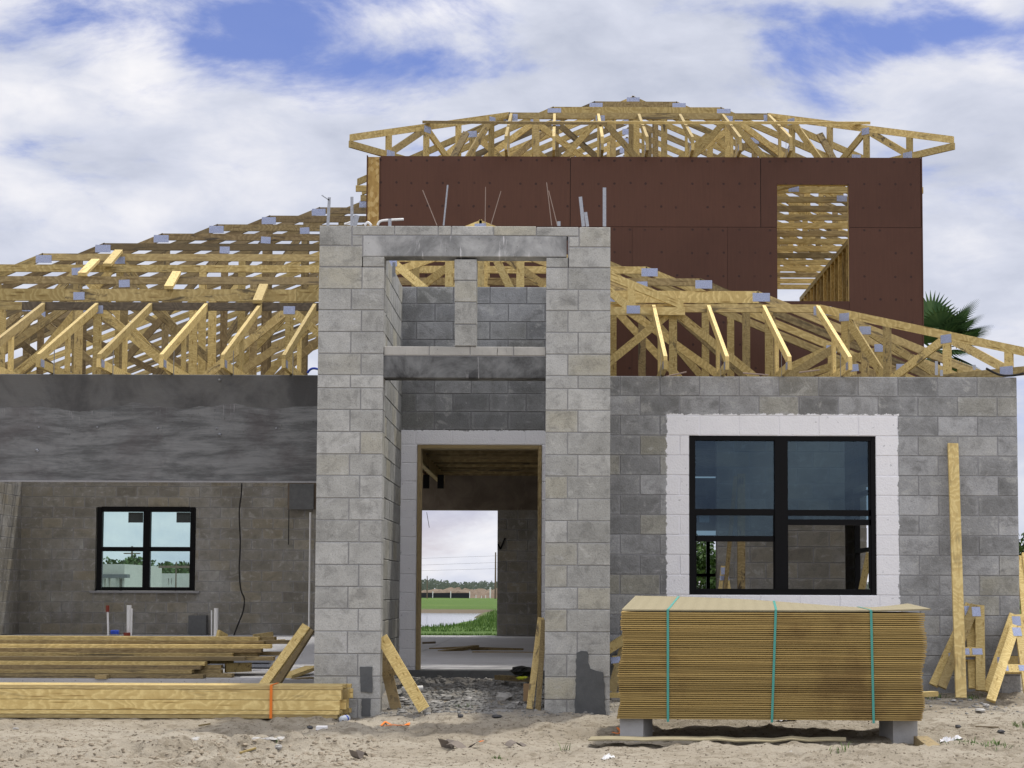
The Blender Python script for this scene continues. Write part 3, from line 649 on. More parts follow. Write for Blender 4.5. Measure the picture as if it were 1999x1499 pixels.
# ------------------------------------------------------------------ roof trusses
def plate(parent, p, wdt, hgt, N, D, rot=0.):
    """toothed steel plate lying flat on the face of a truss"""
    u = D*math.cos(rot)+V((0, 0, 1))*math.sin(rot); v = V((0, 0, 1))*math.cos(rot)-D*math.sin(rot)
    mb = MB(); P = []
    for dn in (0, .0022):
        for a, b in ((-1, -1), (1, -1), (1, 1), (-1, 1)): P.append(p+N*dn+u*(a*wdt/2)+v*(b*hgt/2))
    uv = [(0, 0), (wdt, 0), (wdt, hgt), (0, hgt)]
    mb.poly(P[4:], uv); mb.poly(P[:4][::-1], uv)
    for i in range(4): j = (i+1) % 4; mb.poly([P[i], P[j], P[4+j], P[4+i]], [(0, 0)]*4)
    return H(mb, 'connector_plate', M_PLATE, parent)
def truss(name, O, D, top, zb, tw=.089, sp=1.22, ph=.6, mats=None, label=None, dark=None, bot=True, pl=(1, 1), webs=None, bw_=.089, heel=(0., 0.)):
    O = V(O); D = V(D).normalized(); N = D.cross(V((0, 0, 1)))
    if N.y > 0: N = -N
    if abs(N.y) < .05 and N.x*(O.x) > 0: N = -N
    P = lambda s, z: V((O.x+D.x*s, O.y+D.y*s, z))
    mb = MB()
    def zt(s):
        for (a, za), (b, zb_) in zip(top, top[1:]):
            if a-1e-6 <= s <= b+1e-6: return za+(zb_-za)*(s-a)/(b-a)
        return top[-1][1]
    for i, ((a, za), (b, zb_)) in enumerate(zip(top, top[1:])):
        n = max(1, round((b-a)/3.0)) if abs(za-zb_) < .01 else 1
        for k in range(n):
            s0, s1 = a+(b-a)*k/n, a+(b-a)*(k+1)/n
            ww = tw if (abs(za-zb_) < .01 or tw < .1) else .089
            mb.cur = 0
            if dark and abs(za-zb_) < .01 and dark[0] < (s0+s1)/2 < dark[1]: mb.cur = 1
            mb.beam(P(s0+.001, za+(zb_-za)*(s0+.001-a)/(b-a)), P(s1-.001, za+(zb_-za)*(s1-.001-a)/(b-a)), ww, .038, align=-.5, plumb=True)
    mb.cur = 0; s0, s1 = top[0][0], top[-1][0]
    if bot: mb.beam(P(s0+heel[0], zb+.0445), P(s1-heel[1], zb+.0445), .089, .0372, plumb=True)
    if webs is None:
        webs = []; s = s0+ph
        while s < s1-.3: webs.append(s); s += sp
    prev = None
    for i, s in enumerate(webs):
        h = zt(s)-tw*.8
        if h-zb > .16: mb.beam(P(s, zb+.04), P(s, h), bw_, .0355, up=D)
        nx_ = webs[i+1] if i+1 < len(webs) else None
        if nx_ is not None and zt(min(s, nx_))-zb > .25:
            lo, hi = (s, nx_) if i % 2 == 0 else (nx_, s)
            mb.beam(P(lo, zb+.06), P(hi, zt(hi)-tw*.75), bw_, .0340)
    o = H(mb, name, mats or [M_WOOD, M_WOODDARK])
    if label: o['label'] = label
    hips = [s for s, z in top[1:-1]] if pl[0] else []
    if pl[0]:
        for s, z in top[1:-1]: plate(o, P(s+(.03 if len(top) > 3 else 0), z-.072)+N*.0192, .2, .10, N, D)
    if pl[1]:
        for i, s in enumerate(webs):
            if i % 2 == 1 and zt(s)-zb > .3 and all(abs(s-q_) > .2 for q_ in hips): plate(o, P(s, zt(s)-.085)+N*.0192, .13, .09, N, D, rng.uniform(-.08, .08))
            elif i % 2 == 0 and zt(s)-zb > .3: plate(o, P(s+.02, zb+.06)+N*.0192, .15, .09, N, D)
    return o
XE, XW_, ZE, PIT = -11.1, 5.11, 3.55, .4075
ex = V((1, 0, 0)); ey = V((0, 1, 0)); HIPL = lambda k: -6.577+.617*(k-4); HIPR = lambda k: 2.933-.617*k
ZR = lambda k: 4.437+.2567*k; YR = lambda k: 19.46+.61*k
M_WOODMID = wood_mat('browned_pine', (.30, .225, .115), (.14, .095, .045), .5, .95, .1)
woods = ([M_WOOD, M_WOODDARK], [M_WOOD, M_WOODDARK], [M_WOODOLD, M_WOODDARK]); oldw = ([M_WOODMID, M_WOODDARK], [M_WOODOLD, M_WOODDARK], [M_WOODMID, M_WOODDARK])
for k in range(0, 25):
    Y = YR(k); t_ = .14 if k == 1 else .089
    if k <= 4:
        top = [(XE, ZE), (HIPL(k), ZR(k)), (HIPR(k), ZR(k)), (XW_, ZE)]
        truss('hip_truss', (0, Y, 0), ex, top, 3.42, tw=t_, sp=1.08 if k == 0 else 1.55, ph=.5+.37*(k % 3), mats=woods[k % 3 if k > 1 else 0], dark=(-5.5, -1) if k == 0 else None)
    elif k <= 10:
        top = [(XE, ZE), (HIPL(k), ZR(k)), (-2.55, ZR(k))] if HIPL(k) < -2.8 else [(XE, ZE), (-2.55, ZE+PIT*(-2.55-XE))]
        truss('hip_truss', (0, Y, 0), ex, top, 3.42, sp=1.9 if k < 8 else 3.2, ph=.6+.43*(k % 4), mats=oldw[k % 3])
    else:
        truss('common_truss', (0, Y, 0), ex, [(XE, ZE), (-2.55, ZE+PIT*(-2.55-XE)-.1)], 3.42, webs=[], mats=woods[k % 3], pl=(0, 0))
# front jacks
def jack(X, Y0, Y1, z1, z0, zb, mats=None):
    """z1 height at the truss (Y1, rear), z0 height at the tail (Y0)"""
    L = Y1-Y0; o = truss('jack_truss', (X, Y0, 0), ey, [(0, z0), (L-.025, z1)], zb, webs=[L*.48], mats=mats or [M_WOODNEW, M_WOODDARK], pl=(0, 0))
    N = V((-1 if X > 0 else 1, 0, 0)); plate(o, V((X, Y0+.10, zb+.05))+N*.0192, .12, .075, N, ey)
    mb = MB(); mb.box(X+N.x*.02-.001, X+N.x*.02+.001, 17.76 if Y0 < 20 else 22.62, (17.76 if Y0 < 20 else 22.62)+.03, zb-.01, zb+.24); H(mb, 'tie_strap', M_METAL, o)
    return o
for px in (86, 190, 295, 403, 509, 615): jack(at(px, 590, 19.46).x, 17.28, 19.46, 4.425, 3.548, 3.42)
jack(at(86, 590, 19.46).x-.61, 17.28, 19.46, 4.425, 3.548, 3.42); jack(at(86, 590, 19.46).x-1.22, 17.28, 19.46, 4.425, 3.548, 3.42)
for px in (1168, 1276, 1383, 1491, 1596): jack(at(px, 595, 19.46).x, 17.28, 19.46, 4.425, 3.548, 3.42)
def corner(A, B, zA, zB, zb, **k):
    A = V(A); B = V(B); d = B-A; L = d.length
    o = truss('corner_truss', A, d, [(0, zA), (L, zB)], zb, **k); return o
corner((5.13, 17.26, 0), (2.95, 19.42, 0), 3.55, 4.43, 3.42, webs=[.72, 1.45, 2.2, 2.75], pl=(0, 1), label='corner truss over the right front corner of the block wall')
# gable over the entry
truss('gable_truss', (-.89, 19.38, 0), ex, [(-1.7, 4.69), (0, 5.37), (2.3, 4.45)], 4.30, webs=[-1.45, -1.0, -.35, 0, .45, 1.1, 1.7], mats=[M_WOODNEW, M_WOODDARK], label='small gable truss peeking over the entry tower', pl=(0, 1))
truss('gable_truss', (-.89, 20.25, 0), ex, [(-1.7, 4.75), (0, 5.37), (1.7, 4.75)], 4.66, webs=[-.8, 0, .8], mats=[M_WOOD, M_WOODDARK], pl=(0, 0))
# loose short braces between the hip trusses
def brace(px0, py0, k0, px1, py1, k1):
    a = at(px0, py0, YR(k0)-.12); b = at(px1, py1, YR(k1)+.05); mb = MB(); mb.beam(a, b, .038, .10); H(mb, 'brace_board', M_WOODNEW)
brace(160, 535, 2, 187, 508, 3); brace(209, 517, 3, 232, 490, 4); brace(329, 561, 1, 345, 532, 2); brace(502, 589, 0, 515, 557, 1)
# ------------------------------------------------------------------ upper storey
UZ = 6.915
def panel(x0, x1, z0, z1, cut=None, dy=0.):
    mb = MB(); c = (rng.random(), rng.random(), rng.random())
    if cut:
        cx0, cx1, cz0, cz1 = cut
        for q in ((x0, cx0, z0, z1), (cx1, x1, z0, z1), (cx0, cx1, cz1, z1), (cx0, cx1, z0, cz0)):
            if q[1]-q[0] > .01 and q[3]-q[2] > .01: mb.box(q[0], q[1], 22.6+dy, 22.612+dy, q[2], q[3], c)
    else: mb.box(x0, x1, 22.6+dy, 22.612+dy, z0, z1, c)
    return H(mb, 'sheathing_panel', M_REDW)
ZS = 5.983
WIN = (2.857, 3.795, 5.01, 6.553)
panel(-2.36, .134, ZS+.004, UZ, dy=-.003); panel(.142, 2.636, ZS+.003, UZ, dy=-.002); panel(2.645, 4.745, ZS+.004, UZ, (2.857, 3.795, 0, 6.553))
panel(-2.36, -.27, 3.3, ZS-.002); panel(-.267, .95, 3.3, ZS-.002, dy=-.002); panel(.953, 2.2, 3.3, ZS-.002); panel(2.203, 2.855, 3.3, ZS-.002, dy=-.0015)
panel(2.858, 3.794, 3.3, 5.008); panel(3.797, 4.752, 3.3, ZS-.002, dy=-.002)
mb = MB()
for q in ((-2.35, 2.85, 3.4, 6.9), (3.802, 4.74, 3.4, 6.9), (2.85, 3.802, 3.4, 5.0), (2.85, 3.802, 6.56, 6.9)): mb.box(q[0], q[1], 22.6125, 22.6145, q[2], q[3])
H(mb, 'added_seam_backing', M_CABLE)  # black sheet added behind the panels so no light shows through the seams
mb = MB(); mb.box(-2.525, -2.375, 22.59, 22.60, 5.95, 6.90); mb.box(-2.525, -2.375, 22.59, 22.60, 3.4, 5.94); H(mb, 'corner_strip', M_OSB)
for q in ((-2.54, -2.527, 22.58, 33.6, 3.4, 6.92), (-2.373, -2.362, 22.585, 22.66, 3.4, 6.9), (4.754, 4.766, 22.59, 33.6, 3.4, 6.92)):
    mb = MB(); mb.box(*q); H(mb, 'side_sheathing', M_REDW)
mb = MB()
x = -2.30
while x < 4.7:
    if not (WIN[0]-.02 < x < WIN[1]+.02): mb.beam((x, 22.66, 3.8), (x, 22.66, UZ-.09), .09, .038, up=(0, 1, 0))
    x += .406
mb.box(-2.36, 4.745, 22.616, 22.70, UZ-.085, UZ-.003)
H(mb, 'wall_stud', M_WOOD)
mb = MB(); a0, a1, b0, b1 = WIN
mb.box(a0-.04, a0-.002, 22.614, 22.70, b0-.04, b1+.04); mb.box(a1+.002, a1+.04, 22.614, 22.70, b0-.04, b1+.04); mb.box(a0, a1, 22.615, 22.70, b1+.002, b1+.14); mb.box(a0, a1, 22.615, 22.70, b0-.04, b0-.002)
H(mb, 'window_buck', M_WOOD)
for X0 in (-2.52, 4.66):
    mb = MB()
    for k in range(27): mb.box(X0, X0+.088, 22.72+.406*k, 22.758+.406*k, 3.80, UZ-.09)
    mb.box(X0, X0+.088, 22.71, 33.5, UZ-.088, UZ-.002); H(mb, 'side_stud_wall', M_WOOD)
mb = MB(); mb.beam((4.60, 22.8, 4.3), (4.60, 25.5, 6.6), .089, .038); H(mb, 'diagonal_brace', M_WOOD)
# upper roof
UY = lambda k: 24.7+.61*k; UZk = lambda k: 8.084+.2575*k; UL = lambda k: -.74+.627*k; UR_ = lambda k: 3.003-.617*k; EL, ER = -2.93, 5.22
for k in range(0, 14):
    if k < 3: top = [(EL, 7.10), (UL(k), UZk(k)), (UR_(k), UZk(k)), (ER, 7.10)]
    else: top = [(EL, 7.10), (1.131, 8.86), (ER, 7.10)]
    truss('hip_truss' if k < 3 else 'common_truss', (0, UY(k), 0), ex, top, UZ+.01, tw=.14 if k == 1 else .089, sp=.92 if k == 0 else 1.5, ph=.75+.31*(k % 3), mats=woods[k % 3], pl=(1, 1 if k < 3 else 0))
for px in (998, 1082.5, 1168, 1247, 1327, 1411, 1500): jack(at(px, 221, 24.7).x, 22.28, 24.7, 8.07, 7.10, UZ+.01, [M_WOOD, M_WOODDARK])
corner((-2.72, 22.2, 0), (-.76, 24.66, 0), 7.097, 8.08, UZ+.01, webs=[.72, 1.45, 2.1, 2.8], pl=(0, 1), label='left corner truss of the upper roof, its tip past the red wall')
corner((5.10, 22.2, 0), (3.02, 24.66, 0), 7.097, 8.08, UZ+.01, webs=[.72, 1.45, 2.1, 2.8], pl=(0, 1), label='right corner truss of the upper roof, its tip past the red wall')
for X, Y in ((-1.55, 23.6), (3.85, 23.6)):
    mb = MB(); s = -1 if X < 0 else 1; mb.beam((X, Y, 6.98), (X+s*-.25, Y+.2, 7.55), .089, .038, up=(1, 0, 0)); H(mb, 'temporary_brace', M_WOODOLD)
mb = MB(); a, b = at(825, 238, 23.30), at(1185, 241, 23.30); mb.beam(a, b, .038, .089, up=(0, -.3, 1)); H(mb, 'ledger_board', M_WOODOLD)['label'] = 'left long thin board laid across the upper roof jacks'
mb = MB(); a, b = at(1067, 239, 23.38), at(1698, 240, 23.38); mb.beam(a, b, .038, .089, up=(0, -.3, 1)); H(mb, 'ledger_board', M_WOODNEW)['label'] = 'right long thin board laid across the upper roof jacks'
# letter stencilled on a chord seen through the upper opening
q = at(1549, 372, 25.0)
# straps, rebar and pipes on the tower top
def strip(px0, py0, px1, py1, Y, wd, mat=M_METAL, name='metal_strap', parent=None):
    a = at(px0, py0, Y); b = at(px1, py1, Y); mb = MB(); mb.beam(a, b, .003, wd, up=(0, 1, 0)); return H(mb, name, mat, parent)
for args in ((643, 385, 640, 441, 16.2, .028), (687, 384, 687, 441, 16.0, .028), (697, 420, 691, 441, 16.4, .05), (1133, 384, 1139, 442, 16.05, .032), (1143, 414, 1147, 442, 16.05, .03), (1180, 366, 1180, 442, 16.0, .032), (1091, 432, 1091, 441, 16, .03), (761, 427, 761, 441, 16, .03), (769, 512, 769, 540, 16.7, .03)): strip(*args)
strip(628, 381, 643, 391, 16.2, .01)
for a_, b_ in (((825, 371), (853, 440)), ((874, 361), (866, 440)), ((948, 365), (947, 440)), ((978, 373), (958, 440)), ((1067, 356), (1077, 440)), ((1071, 372), (1088, 440))):
    mb = MB(); r = .008 if a_[0] == 874 else .004; mb.tube([at(*b_, 16.0), at(*a_, 16.0)], r, 5); H(mb, 'tie_wire', M_METAL if r > .005 else M_RUST)
def pxtube(pts, Y, r, name, mat, parent=None, n=8):
    mb = MB(); P = [at(x, y, Y) for x, y in pts]
    Q = [P[0]]
    for i in range(len(P)-1):
        p0 = P[max(i-1, 0)]; p1 = P[i]; p2 = P[i+1]; p3 = P[min(i+2, len(P)-1)]
        for k in range(1, 6):
            t = k/5; Q.append(.5*((2*p1)+(p2-p0)*t+(2*p0-5*p1+4*p2-p3)*t*t+(3*p1-p0-3*p2+p3)*t**3))
    mb.tube(Q, r, n); return H(mb, name, mat, parent, smooth=True) if parent is not None or name.startswith('house') else mb
H(pxtube([(737, 440), (741, 433), (752, 430), (788, 428)], 16.3, .012, 'x', M_WHITE), 'white_pipe_stub', M_WHITE, smooth=True)
H(pxtube([(712, 440), (718, 434), (725, 440)], 16.3, .012, 'x', M_WHITE), 'white_pipe_stub', M_WHITE, smooth=True)
H(pxtube([(672, 438), (683, 434), (690, 432)], 16.3, .010, 'x', M_WHITE), 'white_pipe_stub', M_WHITE, smooth=True)
H(pxtube([(600, 728), (606, 721), (614, 719), (626, 722)], 17.8, .012, 'x', M_BLUE), 'blue_cable_loop', M_BLUE, smooth=True)
H(pxtube([(472, 943), (471, 965), (467, 1000), (469, 1060), (467, 1110), (470, 1150), (477, 1170), (474, 1195), (464, 1220), (456, 1242)], 33.4, .014, 'x', M_CABLE), 'hanging_cable', M_CABLE, smooth=True)
H(pxtube([(564, 995), (563, 1063)], 33.6, .009, 'x', M_CABLE), 'short_cable', M_CABLE)
H(pxtube([(606, 1000), (603, 1240)], 30.0, .016, 'x', M_WHITE), 'wall_conduit', M_WHITE)
H(pxtube([(833, 1000), (838, 1030)], 28, .004, 'x', M_CABLE), 'dangling_wire', M_CABLE)
for px, py0, py1 in ((1828, 705, 732), (1838, 722, 734), (1902, 712, 722)): strip(px, py0, px, py1, 17.7, .03)
for pts in ([(1300, 741-6), (1340, 726)], [(1450, 728), (1500, 732)], [(1560, 727), (1600, 722)]):
    H(pxtube(pts, 17.8, .007, 'x', M_RUST), 'rebar_end', M_RUST)
H(pxtube([(1925, 719), (1950, 731), (1975, 733), (1999, 729)], 17.6, .012, 'x', M_CABLE), 'black_hose', M_CABLE)
# ------------------------------------------------------------------ things on the site
def board(name, pa, Ya, pb, Yb, wd, t, up, mat, label, cat='board', group=None, plumb=False):
    mb = MB(); mb.beam(at(*pa, Ya), at(*pb, Yb), wd, t, up=up, plumb=plumb); return one(name, mb, mat, label, cat, group)
# strapped bundle of lumber in front
e = empty('lumber_bundle', (-4.0, 15.65, .075), 'long bundle of fresh yellow lumber bound with an orange strap on the sand', 'lumber')
LB = [(.075, .108, 0), (.110, .148, 1), (.150, .238, 2), (.240, .328, 3), (.330, .366, 4)]
XR = at(662, 1370, 15.45).x
for i, (z0, z1, k) in enumerate(LB):
    h = z1-z0; wide = h < .05
    for j in range(4 if wide else 8):
        dpt = .089 if wide else .0375; y0 = 15.45 + j*(dpt+.0015) + rng.uniform(-.004, .004)+(.012 if i == 4 else 0) + (.006 if i == 0 else 0)
        if y0 > 15.80: break
        xr = XR + (.035*j/(4 if wide else 8)*2 if j else 0) + rng.uniform(-.03, .02) + (.015 if i in (3, 4) else 0)
        mb = MB(); mb.beam((-5.9, y0+dpt/2, (z0+z1)/2), (xr, y0+dpt/2, (z0+z1)/2), h-.002, dpt, up=(0, 0, 1)); o = mb.build('board', M_WOODNEW, e)
sx = at(529, 1370, 15.44).x; mb = MB(); mb.box(sx-.012, sx+.012, 15.438, 15.441, .078, .372); mb.box(sx-.012, sx+.012, 15.441, 15.80, .3695, .372); mb.build('strap', M_ORANGE, e)
# loose boards stacked on the slab behind it
ends = [(401, .348), (378, .386), (395, .424), (403, .462), (479, .500), (455, .538), (510, .576), (530, .614), (515, .652), (505, .690)]
names = ['lowest', 'second lowest', 'third lowest', 'fourth lowest', 'fifth lowest', 'fifth from the top', 'fourth from the top', 'third from the top', 'second from the top', 'topmost']
for i, (px, z) in enumerate(ends):
    y = 17.08 + .10*i + rng.uniform(-.03, .03); xr = at(px, 1300, y).x
    for j in range(3 if i < 9 else 2):
        mb = MB(); yy = y + .15*j; d = 0 if j == 0 else rng.uniform(-.7, .5)
        mb.beam((-6.3+rng.uniform(-.3, 0), yy+rng.uniform(-.03, .03), z+.019), (xr+d, yy+rng.uniform(-.04, .04), z+.019+rng.uniform(-.004, .004)), .037, .14, up=(0, 0, 1))
        if j == 0: one('loose_board', mb, (M_WOODOLD, M_WOOD, M_WOODMID, M_WOOD)[i % 4], 'front board of the %s layer in the loose pile on the slab' % names[i], 'board', 'loose boards piled on the slab')
        else: one('loose_board', mb, M_WOODOLD, 'board lying behind the front ones in the loose pile on the slab', 'board', 'rear boards in the loose pile')
mb = MB(); p = at(200, 1332, 16.95); mb.box(p.x-.06, p.x+.06, 16.85, 17.6, .3455, .347+.0); mb = MB(); mb.box(p.x-.06, p.x+.06, 16.98, 17.3, .346, .3475)
mb = MB(); mb.beam((p.x, 16.88, .365), (p.x, 17.02, .365), .037, .11); one('wood_offcut', mb, M_WOODOLD, 'small square offcut under the front edge of the loose board pile', 'offcut')
for i, (dy, px, nm) in enumerate(((0, 528, 'lowest'), (.05, 523, 'middle'), (.1, 526, 'upper'))):
    mb = MB(); x1 = at(px, 1290, 19.2).x; z = .36+.05*i; mb.box(x1-1.6, x1, 19.2+dy, 19.62+dy, z, z+.035)
    one('metal_channel', mb, M_METAL, '%s of the dark grey metal channels lying behind the loose boards' % nm, 'metal channel')
# offcuts and scraps in the garage
for i, (pa, pb, Y, wd, lab) in enumerate(((((425, 1237), (441, 1246), 21.5, .10, 'short pale offcut standing by the white pipe')), ((495, 1243), (532, 1238), 21.0, .06, 'short board scrap on the slab right of the loose pile'), ((510, 1254), (556, 1252), 20.2, .05, 'thin dark scrap beside the end of the loose pile'), ((440, 1304), (490, 1302), 17.5, .09, 'board end sticking out of the loose pile low on its right'), ((400, 1291), (455, 1290), 17.6, .05, 'flat board end poking out of the loose pile'))):
    board('wood_offcut', pa, Y, pb, Y+.15, wd, .04, (0, 0, 1), M_WOOD, lab, 'offcut')
board('wood_offcut', (556, 1322), 17.2, (609, 1303), 18.0, .037, .14, (0, 0, 1), M_WOODNEW, 'flat board lying on the slab beside the left pillar foot', 'offcut')
board('wood_offcut', (572, 1328), 17.0, (610, 1325), 17.1, .037, .12, (0, 0, 1), M_WOODOLD, 'dark flat board end against the left pillar foot', 'offcut')
# leaning boards against the tower's outer side
board('leaning_board', (513, 1340), 16.55, (599, 1222), 16.75, .09, .038, (1, -.2, 0), M_WOODNEW, 'front one of two boards leaning on the outside of the left pillar', 'board', 'boards leaning on the left pillar')
board('leaning_board', (535, 1340), 16.70, (606, 1228), 16.90, .09, .038, (1, -.2, 0), M_WOODOLD, 'darker rear one of two boards leaning on the outside of the left pillar', 'board', 'boards leaning on the left pillar')
# pipes in the slab
def gpipe(pts, Y, r, mats, lab, cap=None, name='pipe_stub'):
    a = at(*pts[0], Y); b = at(*pts[1], Y); mb = MB(); mb.tube([(a.x, Y, .345), a, b], r, 12); o = one(name, mb, mats, lab, 'pipe')
    return o, a, b
o, a, b = gpipe(((212, 1260), (210, 1186)), 24, .014, M_WHITE, 'thin pipe with a red tip rising from the garage slab')
mb = MB(); mb.tube([b-V((0, 0, .06)), b+V((0, 0, .03))], .024, 10); mb.build('cap', M_RED, o)
o, a, b = gpipe(((252, 1262), (252, 1181)), 24, .033, M_WHITE, 'thick white pipe with a red collar below the garage window')
mb = MB(); mb.tube([(b.x-.01, 23.98, .40), (b.x-.01, 23.98, .62)], .055, 10); mb.build('collar', M_RED, o)
mb = MB(); mb.tube([(b.x+.045, 23.96, .35), (b.x+.05, 23.96, .95)], .012, 8); mb.build('side_pipe', M_WHITE, o)
gpipe(((421, 1262), (422, 1187)), 24, .030, M_WHITE, 'thick white pipe on the right in the garage'); gpipe(((413, 1262), (413, 1191)), 24, .009, M_WHITE, 'thin white pipe beside the right thick pipe')
q = at(225, 1234, 24); mb = MB(); mb.tube([(q.x-.06, 24, q.z), (q.x+.05, 24, q.z)], .03, 12); one('blue_bottle', mb, M_BLUE, 'small blue plastic object lying behind the loose boards', 'bottle')
q = at(388, 1215, 33.5); mb = MB(); mb.box(q.x-.20, q.x+.14, 33.50, 33.68, .35, .72); one('dark_block', mb, M_SLABEDGE, 'dark cement block leaning at the foot of the garage back wall', 'block')
# pieces leaning inside the entry
board('leaning_board', (745, 1244), 16.0, (828, 1385), 15.95, .105, .04, (1, 0, .5), M_WOODNEW, 'bright board leaning against the inner side of the left pillar', 'board')
board('leaning_board', (744, 1262), 16.25, (773, 1384), 16.2, .10, .04, (1, 0, .2), M_WOODOLD, 'darker board standing behind the bright one at the left pillar', 'board')
mb = MB(); mb.beam(at(748, 1318, 16.15), at(775, 1310, 16.12), .06, .04); one('wood_offcut', mb, M_WOODOLD, 'short cross piece between the two boards at the left pillar', 'offcut')
board('leaning_board', (1034, 1384), 16.05, (1056, 1206), 16.25, .06, .038, (1, 0, 0), M_WOOD, 'left one of two boards standing against the inner right pillar', 'board', 'boards standing at the right pillar')
board('leaning_board', (1050, 1388), 15.97, (1062, 1210), 16.12, .05, .038, (1, 0, 0), M_WOODOLD, 'right one of two boards standing against the inner right pillar', 'board', 'boards standing at the right pillar')
board('wood_offcut', (972, 1322), 18.3, (1030, 1326), 17.9, .05, .09, (0, 0, 1), M_WOODOLD, 'short board lying on the rubble inside the entry', 'offcut')
q = at(1018, 1310, 18.0); mb = MB(); mb.rock((q.x, 18.0, q.z), .13, .42, 12); mb.rock((q.x+.07, 18.02, q.z-.01), .09, .5, 10); bag = one('tool_bag', mb, M_CABLE, 'black bag with a yellow green edge on the rubble by the doorway', 'bag')
mb = MB(); mb.rock((q.x+.02, 17.93, q.z-.065), .07, .3, 9); mb.build('yellow_edge', M_YELLOW, bag)
q = at(1031, 1350, 16.5); mb = MB(); mb.box(q.x-.045, q.x+.03, 16.5, 16.62, q.z-.09, q.z+.07); one('cardboard_scrap', mb, M_CARD, 'small brown card scrap behind the boards at the right pillar', 'scrap')
# interior scrap wood on the hall slab
for i, (pa, pb, Y, m_, lab) in enumerate((((838, 1268), (930, 1264), 26, M_WOODOLD, 'dark board on the hall floor seen through the doorway, on the left'), ((920, 1266), (1022, 1269), 25.6, M_WOODOLD, 'longest dark board on the hall floor seen through the doorway'), ((922, 1275), (1045, 1276), 24.6, M_WOODOLD, 'nearest dark board on the hall floor seen through the doorway'), ((825, 1255), (850, 1254), 27.5, M_WOODDARK, 'thin black stick at the left of the hall floor'), ((960, 1283), (974, 1283), 23.4, M_WOODDARK, 'small dark offcut in the middle of the hall floor'))):
    board('floor_board', pa, Y, pb, Y, .05 if i < 3 else .03, .12, (0, 0, 1), m_, lab, 'board')
board('floor_board', (860, 1273), 25.0, (930, 1262), 25.5, .045, .12, (0, 0, 1), M_WOODOLD, 'slanting dark board lying across the others on the hall floor', 'board')
# plywood stack
px0, px1 = at(1215, 1190, 13.93), at(1205, 1403, 13.93); ang = R(-3.0); zb, zt_ = .195, 1.045; NS = 51
e = empty('plywood_stack', (1.68, 14.4, zb), 'tall stack of plywood sheets bound with three teal straps in front of the window', 'plywood')
ca, sa_ = math.cos(ang), math.sin(ang)
def pw(u, v, z, dx=0.): # u along front, v into depth, from the front left corner
    return (.471+dx+u*ca-v*sa_, 13.93+u*sa_+v*ca, z)
pitch = (zt_-zb)/NS
for i in range(NS):
    t = i/(NS-1); dx = .042*t + rng.uniform(-.006, .006) + .012*math.sin(i*.23); dv = rng.uniform(-.006, .006); z0 = zb+i*pitch; z1 = z0+pitch*.66
    b = MB(); c = (rng.random()*.6+.3*t, rng.random(), rng.random()); wv = [.0]*7
    n = 14
    L = 2.40
    for row in range(n):
        u0, u1 = L*row/n, L*(row+1)/n
        w0 = lambda u: .0006*math.sin(u*5+i*.9)+.0005*math.sin(u*9+i*2.1)
        # front and back faces as strips with a slight wave
        P = [pw(u0, dv, z0+w0(u0), dx), pw(u1, dv, z0+w0(u1), dx), pw(u1, 1.22+dv, z0+w0(u1), dx), pw(u0, 1.22+dv, z0+w0(u0), dx)]
        Q = [(x, y, z+(z1-z0)) for x, y, z in P]
        b.poly([P[0], P[1], Q[1], Q[0]], [(u0, z0), (u1, z0), (u1, z1), (u0, z1)], c); b.poly([P[2], P[3], Q[3], Q[2]], [(u0, z0), (u1, z0), (u1, z1), (u0, z1)], c)
        b.poly(Q, [(u0, 0), (u1, 0), (u1, .1), (u0, .1)], c); b.poly(P[::-1], [(u0, 0), (u1, 0), (u1, .1), (u0, .1)], c)
        if row == 0: b.poly([P[3], P[0], Q[0], Q[3]], [(0, z0), (1.2, z0), (1.2, z1), (0, z1)], c)
        if row == n-1: b.poly([P[1], P[2], Q[2], Q[1]], [(0, z0), (1.2, z0), (1.2, z1), (0, z1)], c)
    b.build('plywood_sheet', M_PLY if i % 9 else M_PLY, e)
# dark gaps between sheets come from the gaps themselves; the warped top sheet
b = MB(); nu, nv = 24, 10
def topz(u, v):
    s = u/2.40; t = v/1.22
    return zt_+.004 + .095*t*max(0, 1-s*1.15)**.8 + .03*max(0, (s-.72)/.28)**2*(.5+t) + .012*math.sin(s*5)*t + .012*t
for q in range(2):
    for i in range(nu):
        for j in range(nv):
            us = [2.44*i/nu-.01, 2.44*(i+1)/nu-.01]; vs = [1.22*j/nv-.004, 1.22*(j+1)/nv-.004]
            P = [pw(a_, b_, topz(a_, b_)+(.012 if q else 0), .045+.10*(b_/1.22)*max(0, 1-a_/2.4)) for a_, b_ in ((us[0], vs[0]), (us[1], vs[0]), (us[1], vs[1]), (us[0], vs[1]))]
            b.poly(P if q else P[::-1], [(a_, b_) for a_, b_ in ((us[0], vs[0]), (us[1], vs[0]), (us[1], vs[1]), (us[0], vs[1]))] if q else None)
def rim(fn, n):
    for i in range(n):
        A_, B_ = fn(i), fn(i+1); lo = [pw(a_, b_, topz(a_, b_), .045+.10*(b_/1.22)*max(0, 1-a_/2.4)) for a_, b_ in (A_, B_)]
        b.poly([lo[0], lo[1], (lo[1][0], lo[1][1], lo[1][2]+.012), (lo[0][0], lo[0][1], lo[0][2]+.012)], [(i, 0), (i+1, 0), (i+1, .01), (i, .01)])
rim(lambda i: (2.44*i/nu-.01, -.004), nu); rim(lambda i: (2.43, 1.22*i/nv-.004), nv); rim(lambda i: (2.43-2.44*i/nu, 1.216), nu); rim(lambda i: (-.01, 1.216-1.22*i/nv), nv)
o = b.build('warped_top_sheet', M_PLYTOP, e); o['label'] = 'pale warped top sheet'
